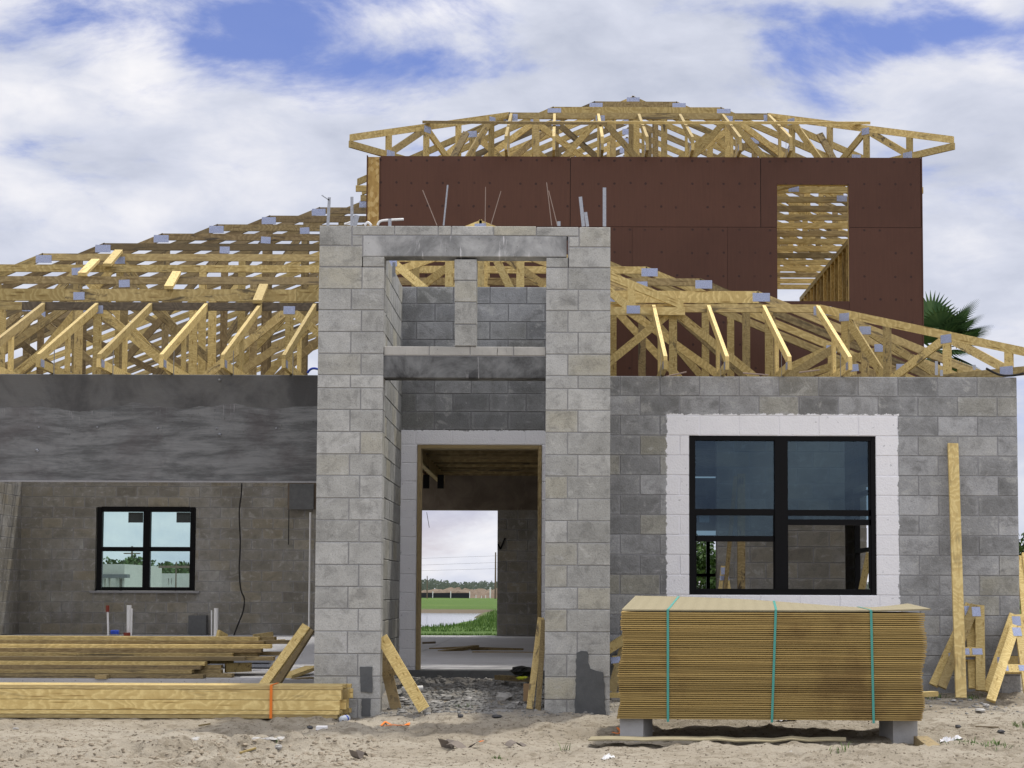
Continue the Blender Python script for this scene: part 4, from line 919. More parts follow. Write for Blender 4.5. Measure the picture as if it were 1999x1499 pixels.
for uf, ub in ((.36, .402), (1.215, 1.222), (1.965, 2.02)):
    mb = MB(); wd = .0095; pts = []
    for k in range(9): t = k/8; pts.append((ub+(uf-ub)*t, -.010, zb-.02+(zt_+.018-zb+.02)*t, .042*t))
    for k in range(1, 9): v = 1.22*k/8; pts.append((uf+.02*k/8, v, topz(uf, v)+.0145, .045+.10*(v/1.22)*max(0, 1-uf/2.4)))
    for p, q in zip(pts, pts[1:]):
        mb.poly([pw(p[0]-wd, p[1], p[2], p[3]), pw(p[0]+wd, p[1], p[2], p[3]), pw(q[0]+wd, q[1], q[2], q[3]), pw(q[0]-wd, q[1], q[2], q[3])])
        mb.poly([pw(q[0]-wd, q[1]+.002, q[2]-.001, q[3]), pw(q[0]+wd, q[1]+.002, q[2]-.001, q[3]), pw(p[0]+wd, p[1]+.002, p[2]-.001, p[3]), pw(p[0]-wd, p[1]+.002, p[2]-.001, p[3])])
    mb.build('strap', M_TEAL, e)
for nm, px, side, rot in (('left', 1233, 1, 14), ('right', 1768, -1, -6)):
    q = at(px, 1440, 13.98); mb = MB(); c_, s_ = math.cos(R(rot)), math.sin(R(rot)); hw = .095 if nm == 'left' else .10; P = []
    for z in (.0, .193):
        for a_, b_ in ((-hw, 0), (hw, 0), (hw, .39), (-hw, .39)): P.append((q.x+a_*c_-b_*s_*-1*(-1 if False else 1), 13.99-a_*s_*1+b_*c_, z))
    for idx in ((0, 1, 5, 4), (1, 2, 6, 5), (2, 3, 7, 6), (3, 0, 4, 7), (4, 5, 6, 7), (3, 2, 1, 0)): mb.poly([P[i] for i in idx])
    o = mb.build('concrete_block', M_GREYBLK); bv = o.modifiers.new('bevel', 'BEVEL'); bv.width = .006; bv.segments = 2
    tag(o, 'grey concrete block under the %s end of the plywood stack' % nm, 'concrete block', 'blocks carrying the plywood stack')
# plank in front of the stack
mb = MB(); n = 14; P = []
for k in range(n+1):
    t = k/n; p = at(1148+(1652-1148)*t, 1457+7*math.sin(t*3.1)-1+4*t, 13.35+.15*t); x = p.x; z = gz(x, p.y)*.35+.65*gz(1.2, 13.4)+.045+.004*math.sin(t*7); P.append((x, p.y, z))
for (x0, y0, z0), (x1, y1, z1) in zip(P, P[1:]):
    d = .26*(1-.35*x0/3)
    A_ = [(x0, y0, z0), (x1, y1, z1), (x1+.03, y1+d, z1+.006), (x0+.03, y0+d, z0+.006)]; B_ = [(x, y, z-.010) for x, y, z in A_]
    mb.poly(A_, [(x0, 0), (x1, 0), (x1, .2), (x0, .2)]); mb.poly(B_[::-1]); mb.poly([B_[0], B_[1], A_[1], A_[0]], [(x0, 0), (x1, 0), (x1, .01), (x0, .01)]); mb.poly([B_[2], B_[3], A_[3], A_[2]])
mb.poly([(P[0][0], P[0][1], P[0][2]-.01), (P[0][0], P[0][1], P[0][2]), (P[0][0]+.03, P[0][1]+.26, P[0][2]+.006)])
one('plywood_strip', mb, M_PLYTOP, 'long warped strip of plywood lying on the sand before the stack', 'plywood strip')
board('wood_block', (1797, 1447), 13.95, (1826, 1468), 13.45, .085, .11, (0, 0, 1), M_WOODOLD, 'thick weathered wood block on the sand right of the plywood stack', 'wood block')
board('wood_offcut', (1790, 1356), 16.3, (1826, 1354), 16.4, .045, .09, (0, 0, 1), M_WOODNEW, 'short bright board end poking out behind the plywood stack on its right', 'offcut')
# tall stud leaning on the front wall
tall = board('leaning_board', (1876, 1362), 17.15, (1860, 866), 17.70, .105, .038, (1, 0, 0), M_WOODNEW, 'tall single board leaning upright on the grey wall at the right', 'board')
# small A shaped trusses leaning on the wall
def aframe(lab, apex, lfoot, rfoot, bar, Yt, Yb, mat=M_WOODNEW, name='a_frame', w_=.092, group='small A shaped trusses leaning on the walls', apex2=None, barlen=None):
    """apex/feet in photo pixels on a plane leaning from Yt (top) to Yb (foot)"""
    def pt(px, py):
        t = (py-apex[1])/(max(lfoot[1], rfoot[1])-apex[1]); return at(px, py, Yt+(Yb-Yt)*t)
    A_ = pt(*apex); A2 = pt(*(apex2 or apex)); Lf = pt(*lfoot); Rf = pt(*rfoot)
    n = (Rf-Lf).cross(A_-Lf).normalized()
    if n.y > 0: n = -n
    e = empty(name, ((Lf+Rf)/2), lab, 'small truss', group)
    for a_, b_, th1 in ((A_, Lf, .038), (A2, Rf, .0365)):
        d = (a_-b_).normalized(); mb = MB(); mb.beam(b_, a_, w_, th1, up=d.cross(n)); mb.build('leg', mat, e)
    b0, b1 = pt(*bar[0]), pt(*bar[1]); mb = MB(); mb.beam(b0, b1, w_, .035, up=n.cross((b1-b0).normalized())); mb.build('crossbar', mat, e)
    D = (b1-b0).normalized()
    def pl(p, a_, b_):
        u = D; v = n.cross(D).normalized(); mb = MB(); Q = []
        for dn in (.0196, .022):
            for i, j in ((-1, -1), (1, -1), (1, 1), (-1, 1)): Q.append(p+n*dn+u*(a_/2*i)+v*(b_/2*j))
        uv = [(0, 0), (a_, 0), (a_, b_), (0, b_)]; mb.poly(Q[4:] if (Q[5]-Q[4]).cross(Q[6]-Q[5]).dot(n) > 0 else Q[4:][::-1], uv)
        for i in range(4): j = (i+1) % 4; mb.poly([Q[i], Q[j], Q[4+j], Q[4+i]], [(0, 0)]*4)
        mb.build('connector_plate', M_PLATE, e)
    mm = (A_+A2)/2; pl(mm+((Lf+Rf)/2-mm).normalized()*.075, .085, .10); pl(b0+D*.03, .10, .065); pl(b1-D*.03, .10, .065)
    return e
aframe('rear one of the two A shaped trusses behind the tall board', (1893, 1180), (1822, 1338), (1900, 1344), ((1855, 1282), (1898, 1282)), 17.70, 17.42)
aframe('front one of the two A shaped trusses behind the tall board', (1903, 1182), (1838, 1342), (1914, 1348), ((1876, 1273), (1913, 1273)), 17.62, 17.30, apex2=(1912, 1182))
aframe('rear A shaped truss leaning at the right corner of the house', (1979, 1200), (1926, 1350), (2020, 1352), ((1950, 1290), (2003, 1290)), 17.70, 17.40, apex2=(1990, 1200))
aframe('front A shaped truss leaning at the right corner of the house', (1982, 1222), (1934, 1368), (2008, 1352), ((1952, 1306), (2004, 1306)), 17.55, 17.05, apex2=(1990, 1225))
aframe('A shaped truss half hidden between right pillar and plywood stack', (1225, 1240), (1188, 1372), (1255, 1375), ((1196, 1290), (1250, 1285)), 17.68, 17.45)
board('wood_offcut', (1186, 1357), 16.9, (1226, 1357), 16.95, .045, .09, (0, 0, 1), M_WOODNEW, 'bright board end beside the right pillar foot', 'offcut')
board('wood_offcut', (1186, 1268), 17.45, (1222, 1245), 17.6, .09, .038, (0, 0, 1), M_WOODNEW, 'slanting board end between right pillar and plywood stack', 'offcut')
for i, (x0, x1, t) in enumerate(((1992, 2010, 1086), (2002, 2030, 1080))):
    board('leaning_board', (x1, 1300), 19.5, (x0, t), 20.2, .09, .038, (1, 0, 0), M_WOODNEW, '%s of the boards leaning beyond the right corner of the house' % ('left', 'right')[i], 'board', 'boards beyond the house corner')
# ------------------------------------------------------------------ rubble, litter, tufts
def rocks(name, kind_label, n, area, rr, mat, sq=.6, seed=1):
    global rng
    keep = rng; rng = random.Random(seed); mb = MB()
    for _ in range(n):
        x = rng.uniform(area[0], area[1]); y = rng.uniform(area[2], area[3]); r = rng.uniform(*rr)**1.0*(1 if rng.random() < .8 else 1.5)
        if len(area) > 4 and not area[4](x, y): continue
        mb.rock((x, y, gz(x, y)+r*.15), r, sq, 5)
    rng = keep; o = mb.build(name, mat); tag(o, kind='stuff', label=kind_label, cat='gravel'); return o
inent = lambda x, y: rng.random() < (.9 if abs(x+.87) < .78 or y < 16.4 else 0)
rocks('gravel', 'crushed grey stone covering the floor of the entry', 2600, (-1.9, .5, 15.75, 18.95, lambda x, y: (abs(x+.87) < .74 and y > 15.9) or (y < 16.1 and -1.7 < x < 1.0 and rng.random() < .55)), (.006, .024), M_PEB)
rocks('rubble', 'broken mortar and stone chips lying in the entry', 240, (-1.6, -.12, 16.0, 18.9), (.02, .05), M_PEB, .55, 5)
rocks('earth_crumbs', 'small clods and chips scattered over the sand', 7000, (-5.0, 4.8, 11.6, 16.6), (.002, .007), plain('earth_clod', (.17, .135, .10), .95, .4, 20), .6, 7)
rocks('clods', 'rough lumps of turned sand at the lower left', 900, (-4.6, -1.3, 11.6, 13.9), (.006, .022), plain('sand_clod', (.30, .255, .195), .95, .3, 20), .5, 8)
rocks('gravel_right', 'stone chips along the foot of the right wall', 500, (.4, 5.2, 16.0, 17.6), (.006, .02), M_PEB, .5, 11)
def lump(px, py, Y, r, mat, lab, cat='rock', sq=.6, name='rock', n=9):
    q = at(px, py, Y); mb = MB(); mb.rock((q.x, Y, gz(q.x, Y)+r*.35), r, sq, n); return one(name, mb, mat, lab, cat)
lump(983, 1348, 16.9, .085, M_ROCK, 'largest pale broken concrete chunk inside the entry')
lump(917, 1352, 16.8, .05, M_ROCK, 'mid sized concrete chunk left of the largest one in the entry')
lump(866, 1344, 17.1, .045, M_ROCK, 'pale chunk in the left half of the entry')
lump(850, 1354, 16.7, .05, M_ROCK, 'flat pale chunk near the bright leaning board', sq=.3)
lump(1010, 1356, 16.6, .06, M_ROCK, 'flat slab of rubble right of the largest chunk', sq=.3)
lump(786, 1350, 16.8, .05, M_ROCK, 'chunk of rubble beside the left pillar boards')
lump(899, 1415, 15.3, .032, M_DARKROCK, 'small dark chip on the sand before the entry')
lump(605, 1416, 14.9, .03, M_DARKROCK, 'small dark stone on the sand below the lumber bundle')
lump(970, 1404, 15.6, .055, M_DARKROCK, 'dark flat mortar lump on the sand before the right pillar', sq=.3)
lump(543, 1476, 13.0, .035, M_ROCK, 'pale stone on the sand at the lower left'); lump(499, 1470, 13.2, .025, M_ROCK, 'small pale stone left of the pale one on the sand')
lump(30, 1433, 14.6, .03, M_ROCK, 'white stone at the far left of the sand', sq=.4)
lump(1616, 1404, 15.6, .045, M_ROCK, 'pale flat stone behind the plywood stack', sq=.35)
lump(1912, 1396, 16.2, .055, M_ROCK, 'grey stone slab on the sand at the right', sq=.35); lump(1955, 1450, 14.6, .035, M_DARKROCK, 'dark stone on the sand near the right edge', sq=.4)
lump(1862, 1362, 17.0, .03, M_ROCK, 'small chip at the foot of the tall board', sq=.4)
lump(1925, 1376, 16.6, .04, M_ROCK, 'square grey chip before the right A shaped truss', sq=.5); lump(1870, 1427, 15.0, .03, M_DARKROCK, 'dark chip in the sand right of the plywood stack')
for i, (px, w0, lab) in enumerate(((440, .5, 'left'), (490, .45, 'middle'), (535, .3, 'right'))):
    q = at(px, 1442, 14.0); mb = MB()
    for k in range(9): mb.rock((q.x+rng.uniform(-w0, w0)*.6, 14.05+rng.uniform(-.1, .1), gz(q.x, 14.05)+.002), rng.uniform(.02, .05), .25, 7)
    tag(mb.build('dried_cement', M_ROCK), '%s part of the pale dried cement smear on the sand' % lab, 'cement')
# the 'dark' half buried cardboard flakes
def flake(px, py, Y, a_, b_, rot, mat, lab, cat, name, curl=.02, th_=.003):
    q = at(px, py, Y); z = gz(q.x, Y)+.012; mb = MB(); n = 6; c_, s_ = math.cos(rot), math.sin(rot)
    def pt(i, j, o): u = a_*(i/n-.5); v = b_*(j/2-.5); return (q.x+u*c_-v*s_, Y+u*s_+v*c_, z+curl*math.sin(i*1.3+px)*.5+curl*abs(i/n-.5)+j*.006+o)
    for i in range(n):
        for j in range(2):
            mb.poly([pt(i, j, th_), pt(i+1, j, th_), pt(i+1, j+1, th_), pt(i, j+1, th_)]); mb.poly([pt(i, j+1, 0), pt(i+1, j+1, 0), pt(i+1, j, 0), pt(i, j, 0)])
    for i in range(n): mb.poly([pt(i, 0, 0), pt(i+1, 0, 0), pt(i+1, 0, th_), pt(i, 0, th_)]); mb.poly([pt(i+1, 2, 0), pt(i, 2, 0), pt(i, 2, th_), pt(i+1, 2, th_)])
    return one(name, mb, mat, lab, cat)
M_GCARD = plain('grey_card', (.17, .145, .125), .9, .3)
flake(1003, 1461, 13.2, .16, .12, .4, M_GCARD, 'curled grey brown card scrap on the sand below the entry', 'scrap', 'card_scrap', .06)
flake(905, 1472, 12.9, .22, .14, -.3, M_GCARD, 'flat grey card scrap left of the curled one', 'scrap', 'card_scrap', .04); flake(875, 1466, 13.0, .12, .1, .9, M_GCARD, 'small grey card scrap left of the flat one', 'scrap', 'card_scrap', .05)
flake(700, 1494, 12.2, .1, .09, .8, M_GCARD, 'dark card scrap at the bottom edge of the sand', 'scrap', 'card_scrap', .05)
mb = MB(); q = at(627, 1424, 14.7); mb.box(q.x-.045, q.x+.045, 14.7, 14.78, gz(q.x, 14.7)+.0, gz(q.x, 14.7)+.035); one('white_offcut', mb, M_PAPER, 'small white block on the sand below the lumber bundle', 'offcut')
def crumple(px, py, Y, sx_, sy_, h, mat, lab, cat, name, seed, nseg=9, origin_z=.0):
    rr = random.Random(seed); q = at(px, py, Y); Z = {}
    for i in range(nseg+1):
        for j in range(nseg+1):
            x = q.x+sx_*(i/nseg-.5)+rr.uniform(-.4, .4)*sx_/nseg; y = Y+sy_*(j/nseg-.5)+rr.uniform(-.4, .4)*sy_/nseg
            ed = min(i, j, nseg-i, nseg-j)/nseg*2; Z[i, j] = (x, y, gz(x, y)+.006+rr.random()*h*(.3+ed)+origin_z)
    mb = MB()
    for i in range(nseg):
        for j in range(nseg):
            mb.poly([Z[i, j], Z[i+1, j], Z[i+1, j+1]]); mb.poly([Z[i, j], Z[i+1, j+1], Z[i, j+1]])
    return one(name, mb, mat, lab, cat)
crumple(1530, 1409, 15.5, .22, .15, .05, M_PAPER, 'crumpled white paper behind the plywood stack', 'paper', 'crumpled_paper', 3)
crumple(1857, 1464, 13.9, .17, .12, .06, M_PAPER, 'crumpled clear white plastic beside the thick wood block', 'plastic sheet', 'plastic_scrap', 4)
crumple(1187, 1494, 12.2, .09, .08, .05, M_WHITE, 'white and blue wrapper at the bottom edge of the photo', 'wrapper', 'wrapper', 5)
crumple(1270, 1425, 14.6, .06, .08, .03, M_PAPER, 'tiny white scrap by the left concrete block', 'scrap', 'paper_scrap', 6)
M_BOT = plain('pale_clear_plastic', (.42, .46, .52), .25, .1)
def bottle(px, py, Y):
    q = at(px, py, Y); z = gz(q.x, Y)+.034; mb = MB(); mb.tube([(q.x-.03, Y-.10, z), (q.x-.005, Y+.03, z), (q.x, Y+.07, z), (q.x+.005, Y+.09, z)], [.033, .033, .016, .013], 12)
    o = one('plastic_bottle', mb, M_BOT, 'clear plastic water bottle with a blue label at the lumber bundle end', 'bottle', smooth=True)
    mb = MB(); mb.tube([(q.x-.020, Y-.05, z), (q.x-.014, Y-.02, z)], .0345, 12); mb.build('bottle_label', M_BLUE, o)
bottle(678, 1392, 15.5)
def strapcurl(pts, Y, lab, mat=M_ORANGE, r=.009):
    mb = MB(); P = []
    for px, py in pts: q = at(px, py, Y+(1420-py)*.02); P.append((q.x, q.y, max(gz(q.x, q.y)+.008, q.z*.3+gz(q.x, q.y)*.7+.012)))
    for a_, b_ in zip(P, P[1:]): mb.beam(a_, b_, .003, r*2, up=(0, 0, 1))
    one('plastic_strap', mb, mat, lab, 'strap')
strapcurl([(744, 1421), (752, 1412), (762, 1418), (775, 1421), (790, 1419), (799, 1414), (797, 1419), (775, 1423), (750, 1422)], 15.1, 'curled orange plastic strap lying on the sand before the left pillar')
strapcurl([(1205, 1418), (1212, 1424), (1206, 1428), (1196, 1424)], 14.7, 'short curl of orange strap at the left concrete block')
strapcurl([(388, 1449), (398, 1449)], 13.9, 'orange bottle cap on the sand at the lower left', r=.014)
strapcurl([(935, 1442), (943, 1438)], 14.2, 'small orange wrapper on the sand below the entry')
mb = MB(); a_, b_ = at(468, 1477, 12.9), at(497, 1476, 12.9); mb.beam((a_.x, 12.9, gz(a_.x, 12.9)+.01), (b_.x, 12.95, gz(b_.x, 12.95)+.01), .012, .02); one('wood_sliver', mb, M_WOODNEW, 'thin yellow wood sliver on the sand at the lower left', 'sliver')
mb = MB(); a_, b_ = at(388, 1413, 14.9), at(408, 1415, 14.9); mb.beam((a_.x, 14.9, gz(a_.x, 14.9)+.01), (b_.x, 14.95, gz(b_.x, 14.95)+.01), .012, .02); one('wood_sliver', mb, M_WOODOLD, 'thin wood sliver on the sand below the lumber bundle', 'sliver')
mb = MB(); a_, b_ = at(1905, 1421, 15.0), at(1950, 1424, 14.9); mb.beam((a_.x, 15.0, gz(a_.x, 15.0)+.015), (b_.x, 14.9, gz(b_.x, 14.9)+.015), .012, .025); one('bark_strip', mb, M_WOODDARK, 'dark strip of bark on the sand at the right', 'bark')
q = at(805, 1330, 17.3); mb = MB(); mb.tube([(q.x-.10, 17.3, gz(q.x, 17.3)+.06), (q.x+.10, 17.35, gz(q.x, 17.3)+.07)], .03, 10); one('plastic_tube', mb, M_WHITE, 'short pale tube lying on the rubble in the entry', 'tube', smooth=True)
def tuft(px, py, Y, n, h, spread, lab, seed, mat=M_GRASS):
    rr = random.Random(seed); q = at(px, py, Y); mb = MB()
    for _ in range(n):
        x = q.x+rr.gauss(0, spread*.4); y = Y+rr.gauss(0, spread*.3); z = gz(x, y)-.003; a_ = rr.uniform(0, 6.28); L = h*rr.uniform(.5, 1.1); le = rr.uniform(.3, 1.1); wd = .0035
        d = V((math.cos(a_), math.sin(a_), 0)); sd_ = V((-d.y, d.x, 0))*wd; c = (rr.random(),)*3
        P = [V((x, y, z))+d*(L*le*(t**1.6))+V((0, 0, L*(t-.35*le*t*t))) for t in (0, .5, 1)]
        mb.poly([P[0]-sd_, P[0]+sd_, P[1]+sd_*.8, P[1]-sd_*.8], None, c); mb.poly([P[1]-sd_*.8, P[1]+sd_*.8, P[2]], None, c)
    return one('grass_tuft', mb, mat, lab, 'grass tuft')
tuft(585, 1450, 13.8, 60, .10, .16, 'green grass tuft on the sand below the lumber bundle end', 1); tuft(906, 1375, 16.4, 26, .06, .14, 'small grass tuft on the ground inside the entry', 2)
tuft(1890, 1478, 13.6, 60, .05, .24, 'thin low grass at the lower right', 3); tuft(1938, 1476, 13.5, 40, .07, .2, 'grass tuft near the lower right corner', 4); tuft(1995, 1420, 15.1, 30, .07, .14, 'grass tuft at the right edge', 5)
tuft(1104, 1462, 13.2, 9, .10, .05, 'few thin grass blades left of the plywood strip', 6); tuft(1642, 1488, 12.6, 14, .09, .12, 'sparse blades on the sand before the plywood strip', 7); tuft(1812, 1325, 17.4, 40, .10, .22, 'grass at the foot of the wall left of the A shaped trusses', 8)
tuft(1900, 1362, 17.3, 30, .06, .2, 'grass between the tall board and the A shaped trusses', 9); tuft(971, 1496, 12.3, 20, .04, .07, 'tiny weed at the bottom edge of the photo', 10)
# ------------------------------------------------------------------ beyond the house
rr = random.Random(4); mb = MB()
def blade(x, y, h, wd):
    z = gz(x, y)-.02; a_ = rr.uniform(0, 3.14); d = V((math.cos(a_), math.sin(a_), 0)); ln = V((rr.uniform(-.3, .3), rr.uniform(-.3, .3), 1))*h; c = (rr.random(),)*3
    b0 = V((x, y, z)); mb.poly([b0-d*wd, b0+d*wd, b0+ln*.6+d*wd*.6, b0+ln*.6-d*wd*.6], None, c); mb.poly([b0+ln*.6-d*wd*.6, b0+ln*.6+d*wd*.6, b0+ln], None, c)
for _ in range(3800): y = rr.uniform(52, 78); x = rr.uniform(-9, 1); blade(x, y, rr.uniform(.06, .17)*(1.0 if y > 66 else .6)*(1 if x < -4.8 else 1.3), .022)
for _ in range(1600): y = rr.uniform(76, 120); x = -3.9+rr.uniform(-.3, 2); blade(x, y, rr.uniform(.1, .28), .03)
for _ in range(1500): y = rr.uniform(36.2, 40); x = rr.uniform(-4, 0); blade(x, y, rr.uniform(.04, .10), .012)
tag(mb.build('bank_grass', M_GRASS), 'tall green grass on the near bank of the pond', 'grass', kind='stuff')
def crown(mb, c, rx, ry, rz, n, ls, rr, flat=0.):
    for _ in range(n):
        while True:
            p = V((rr.uniform(-1, 1), rr.uniform(-1, 1), rr.uniform(-1, 1)))
            if .25 < p.length < 1: break
        cx = V((c[0]+p.x*rx, c[1]+p.y*ry, c[2]+p.z*rz)); u = V((rr.uniform(-1, 1), rr.uniform(-1, 1), rr.uniform(-1, 1))).normalized(); v = u.cross(V((rr.uniform(-1, 1), rr.uniform(-1, 1), rr.uniform(-1, 1)))).normalized()
        s = ls*rr.uniform(.6, 1.4); cc = (rr.random(),)*3; mb.poly([cx-u*s, cx+v*s*.5, cx+u*s, cx-v*s*.5], None, cc)
def tree(x, y, h, r, n, ls, lab, seed, mat=M_LEAF, group=None, z0=None):
    rr = random.Random(seed); g = gz(x, y) if z0 is None else z0; e = empty('broadleaf_tree', (x, y, g), lab, 'tree', group)
    mb = MB(); mb.tube([(x, y, g-.1), (x+.05, y, g+h*.3), (x-.03, y, g+h*.6)], [.06*h/3, .045*h/3, .02*h/3], 8); 
    for k in range(5): a_ = k*1.3; mb.tube([(x, y, g+h*.3), (x+math.cos(a_)*r*.5, y+math.sin(a_)*r*.5, g+h*.65)], [.03*h/3, .01*h/3], 5)
    mb.build('trunk', M_TRUNK, e); mb = MB()
    for k in range(9):
        a_ = rr.uniform(0, 6.28); q = rr.uniform(.1, .65)*r; crown(mb, (x+math.cos(a_)*q, y+math.sin(a_)*q, g+h*rr.uniform(.38, .82)), r*.48, r*.48, h*.17, n//9, ls, rr)
    mb.build('crown', mat, e)
tree(7.75, 26, 2.75, 1.15, 5200, .055, 'dark green bushy tree at the right edge beyond the house corner', 2)
for i, (x, y, h, r, lab) in enumerate(((3.0, 38.5, 2.3, .9, 'shrub seen through the left pane of the front window'), (3.9, 39.5, 2.0, .9, 'shrub standing right of the other one behind the house'))): tree(x, y, h, r, 2200, .06, lab, 20+i)
for i, (px, top, r, lab) in enumerate(((206, 1094, 2.0, 'leftmost'), (232, 1093, 2.2, 'second from the left'), (262, 1108, 2.1, 'third from the left'), (300, 1099, 2.4, 'fourth from the left'), (322, 1103, 2.2, 'fifth from the left'), (345, 1104, 2.6, 'sixth from the left'), (368, 1108, 2.2, 'rightmost'))):
    q = at(px, top, 150); tree(q.x, 150+rr.uniform(-4, 4), q.z-.1+.6, r, 900, .22, '%s of the far trees seen through the garage window' % lab, 40+i, group='far trees seen through the garage window', z0=.1)
# unfinished neighbour buildings seen through the garage window
def pale(name, lab, x0, x1, y, z1, wins, th_=8):
    e = empty(name, ((x0+x1)/2, y, .1), lab, 'building', 'unfinished neighbour buildings'); mb = MB(); cuts = sorted(wins)
    x = x0
    for a_, b_, za, zb_ in cuts:
        mb.box(x, a_, y, y+.25, -.2, z1); mb.box(a_, b_, y, y+.25, -.2, za); mb.box(a_, b_, y, y+.25, zb_, z1); x = b_
    mb.box(x, x1, y, y+.25, -.2, z1); mb.box(x0, x0+.25, y+.25, y+th_, -.2, z1); mb.box(x1-.25, x1, y+.25, y+th_, -.2, z1); mb.box(x0+.25, x1-.25, y+th_, y+th_+.2, -.2, z1)
    mb.build('wall', M_PALEWALL, e); return e
q0, q1, qt = at(284, 1130, 100), at(395, 1130, 100), at(300, 1119, 100)
pale('pale_building', 'pale unfinished block building low in the right garage panes', q0.x-6, q1.x+6, 100, qt.z, [(at(a_, 1130, 100).x, at(b_, 1130, 100).x, at(300, 1141, 100).z, at(300, 1129, 100).z) for a_, b_ in ((310, 314), (328, 332), (334, 338))])
q0, q1, qt = at(180, 1120, 85), at(243, 1120, 85), at(220, 1101, 85)
e = pale('grey_building', 'grey block building low in the left garage panes', q0.x-4, q1.x, 85, qt.z, [(at(a_, 1130, 85).x, at(b_, 1130, 85).x, at(300, 1160, 85).z, at(300, 1129, 85).z) for a_, b_ in ((204, 211), (213, 226), (233, 239))])
mb = MB(); q = at(190, 1127, 84.9); r2 = at(253, 1121, 84.9); mb.box(q.x, r2.x, 84.4, 84.98, at(200, 1128, 84.9).z, r2.z); mb.build('dark_lintel', M_SLABEDGE, e)
# poles and wires
def pole(px, top, Y, r, lab, arms=()):
    q = at(px, top, Y); mb = MB(); mb.tube([(q.x, Y, 0), (q.x, Y, q.z)], [r, r*.6], 8); o = one('utility_pole', mb, M_TRUNK, lab, 'pole'); 
    for z in arms: mb = MB(); mb.beam((q.x-.9, Y, q.z-z), (q.x+.9, Y, q.z-z), .12, .1); mb.build('cross_arm', M_TRUNK, o)
    return q
pole(258, 1066, 190, .16, 'bare pole seen through the left garage panes', (.8, 2.2)); pole(344, 1097, 90, .05, 'lamp post seen through the right garage panes', (.25,))
pole(967.5, 1078, 240, .14, 'dark utility pole at the right edge of the back opening'); pole(834, 1124, 240, .09, 'thin short pole at the left of the back opening')
for i, (y0, y1) in enumerate(((1090, 1085), (1103, 1098), (1114, 1110))):
    mb = MB(); mb.tube([at(700, y0+3.4, 244), at(820, y0, 242), at(968, y1, 240), at(1100, y1-4, 238)], .012, 4, cap=False); one('power_line', mb, M_CABLE, '%s of three power lines crossing the sky in the back opening' % ('highest', 'middle', 'lowest')[i], 'power line', 'power lines')
# mounds, silt fence, posts
def mound(px, top, w_, Y, lab, seed):
    rs = np.random.RandomState(seed); q = at(px, top, Y); n = 22; mb = MB(); hh = q.z-.2; g = {}
    for i in range(n+1):
        for j in range(9):
            u = i/n*2-1; v = j/8*2-1; e_ = max(0, 1-u*u)**.6*max(0, 1-v*v)**.6; g[i, j] = (q.x+u*w_, Y+v*5, .15+hh*e_*(.82+.3*rs.rand()))
    for i in range(n):
        for j in range(8): mb.poly([g[i, j], g[i+1, j], g[i+1, j+1], g[i, j+1]])
    tag(mb.build('brush_mound', M_MOUND), lab, 'mound', 'brown brush mounds')
for i, (px, top, w_, Y, lab) in enumerate(((850, 1150, 5, 290, 'left'), (892, 1147, 4.5, 282, 'middle left'), (935, 1149, 5, 286, 'middle right'), (975, 1148, 4, 280, 'right'))): mound(px, top, w_, Y, 'brown heap of brush in the far field, %s one of four' % lab, i)
mb = MB(); P = [at(815, 1158, 262), at(845, 1160, 258), at(880, 1160, 256), at(917, 1161, 255)]
for a_, b_ in zip(P, P[1:]):
    mb.poly([(a_.x, a_.y, .1), (b_.x, b_.y, .1), (b_.x, b_.y, 1.0), (a_.x, a_.y, .95)]); mb.poly([(a_.x, a_.y+.1, .1), (a_.x, a_.y+.1, .95), (b_.x, b_.y+.1, 1.0), (b_.x, b_.y+.1, .1)])
f = one('silt_fence', mb, M_FABRIC, 'low black fabric fence along the far edge of the green field', 'fence')
for p in P: mb = MB(); mb.box(p.x-.06, p.x+.06, p.y-.2, p.y-.08, .1, 1.2); mb.build('stake', M_WHITE, f)
for px, top, lab in ((957, 1146, 'tallest'), (929, 1161, 'left short'), (940, 1163, 'middle short'), (948, 1162, 'right short')):
    q = at(px, top, 258); mb = MB(); r = .10 if px == 957 else .05; mb.box(q.x-r, q.x+r, 258, 258.2, .1, q.z); one('white_post', mb, M_WHITE, '%s white post at the far edge of the field' % lab, 'post', 'white posts in the far field')
mb = MB(); q = at(893, 1222, 73); mb.tube([(q.x, 72.5, -.4), (q.x, 72.5, q.z)], .06, 8); one('wooden_stake', mb, M_TRUNK, 'short dark stake at the near edge of the pond', 'stake')
rr = random.Random(9); mb = MB()
for _ in range(16000):
    x = rr.uniform(-150, 110); y = 560+rr.uniform(-30, 40); top = 3.3+.5*(math.sin(x*.13)+math.sin(x*.31+2))+rr.uniform(0, .9); z = rr.uniform(.2, max(.6, top)); s = rr.uniform(.35, .9)
    u = V((rr.uniform(-1, 1), rr.uniform(-1, 1), rr.uniform(-.6, .6))).normalized(); v = V((0, 0, 1)); c = V((x, y, z)); cc = (rr.random(),)*3; mb.poly([c-u*s, c-v*s*.6, c+u*s, c+v*s*.6], None, cc)
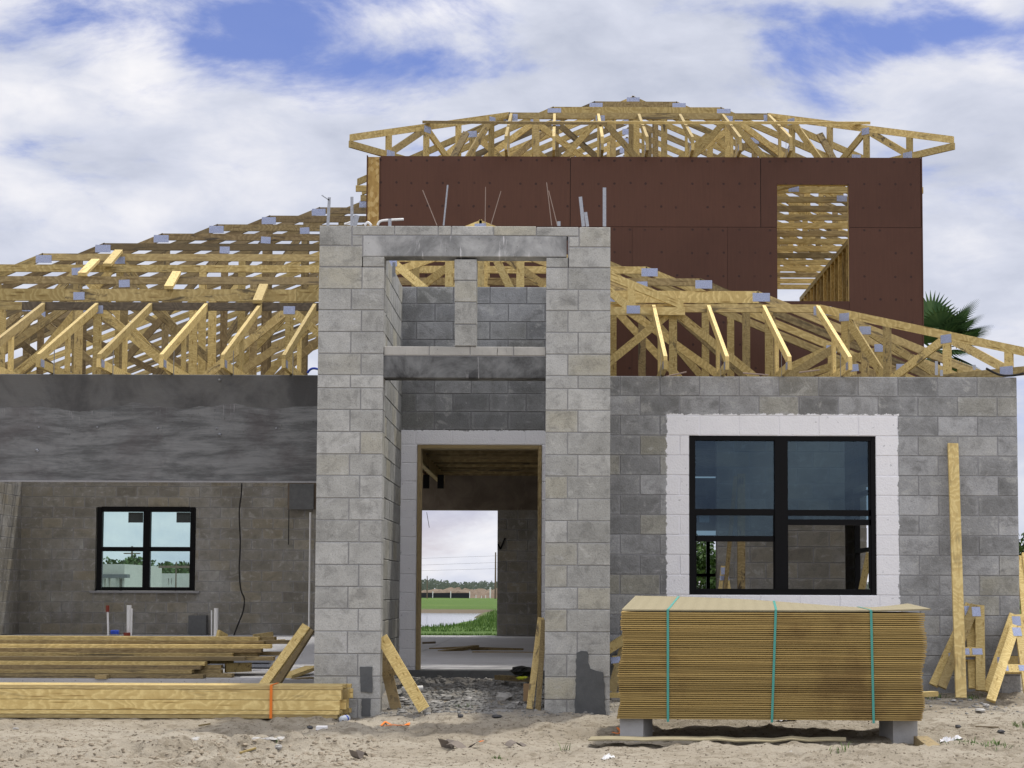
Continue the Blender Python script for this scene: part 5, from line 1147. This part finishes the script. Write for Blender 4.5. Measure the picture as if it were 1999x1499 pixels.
tag(mb.build('distant_wood', M_FARHAZE), 'low line of woodland on the horizon', 'woodland', kind='stuff')
# palm
def palm():
    rr = random.Random(12); q = at(1822, 682, 40); x, y, z = q.x, 40., q.z; e = empty('fan_palm', (x, y, .1), 'green fan palm rising behind the right end of the house', 'palm tree')
    mb = MB(); mb.tube([(x, y, .0), (x+.08, y, z*.5), (x, y, z)], [.2, .17, .15], 10); mb.build('trunk', M_TRUNK, e)
    for k in range(26):
        az = rr.uniform(0, 6.28); elv = rr.uniform(-.7, 1.35); L = rr.uniform(.45, .75); d = V((math.cos(az)*math.cos(elv), math.sin(az)*math.cos(elv), math.sin(elv))); hub = V((x, y, z))+d*L
        mb = MB(); mb.tube([V((x, y, z)), hub], [.02, .012], 5); sdv = d.cross(V((0, 0, 1))); sdv.normalize(); upv = sdv.cross(d).normalized(); fl = rr.uniform(.65, .95)
        for i in range(25):
            a_ = (i/24-.5)*3.7; dd = (d*math.cos(a_)+sdv*math.sin(a_)+upv*.12).normalized(); nn = dd.cross(upv).normalized()*.034; ln = fl*(1-.25*abs(a_)/1.9); c = (rr.random(),)*3
            p1 = hub+dd*ln*.55; p2 = hub+dd*ln+V((0, 0, -.10*ln)); mb.poly([hub-nn*.4, p1-nn, p1+nn, hub+nn*.4], None, c); mb.poly([p1-nn, p2, p1+nn], None, c)
        mb.build('frond', M_PALM, e)
palm()

board('leaning_board', (1416, 1150), 21.6, (1436, 930), 21.6, .05, .038, (1, 0, 0), M_WOODOLD, 'slanting pole behind the left half of the front window', 'board')
board('standing_post', (1447, 1160), 21.4, (1447, 925), 21.4, .09, .089, (1, 0, 0), M_WOODOLD, 'upright post behind the left half of the front window', 'post')
aframe('A shaped truss standing indoors behind the left half of the front window', (1411, 1106), (1405, 1160), (1424, 1162), ((1408, 1130), (1420, 1130)), 22.1, 21.9, apex2=(1416, 1106), w_=.05)
board('leaning_board', (1680, 1160), 21.6, (1697, 1080), 21.8, .08, .038, (1, 0, 0), M_WOOD, 'sloping board seen low in the right pane of the front window', 'board')
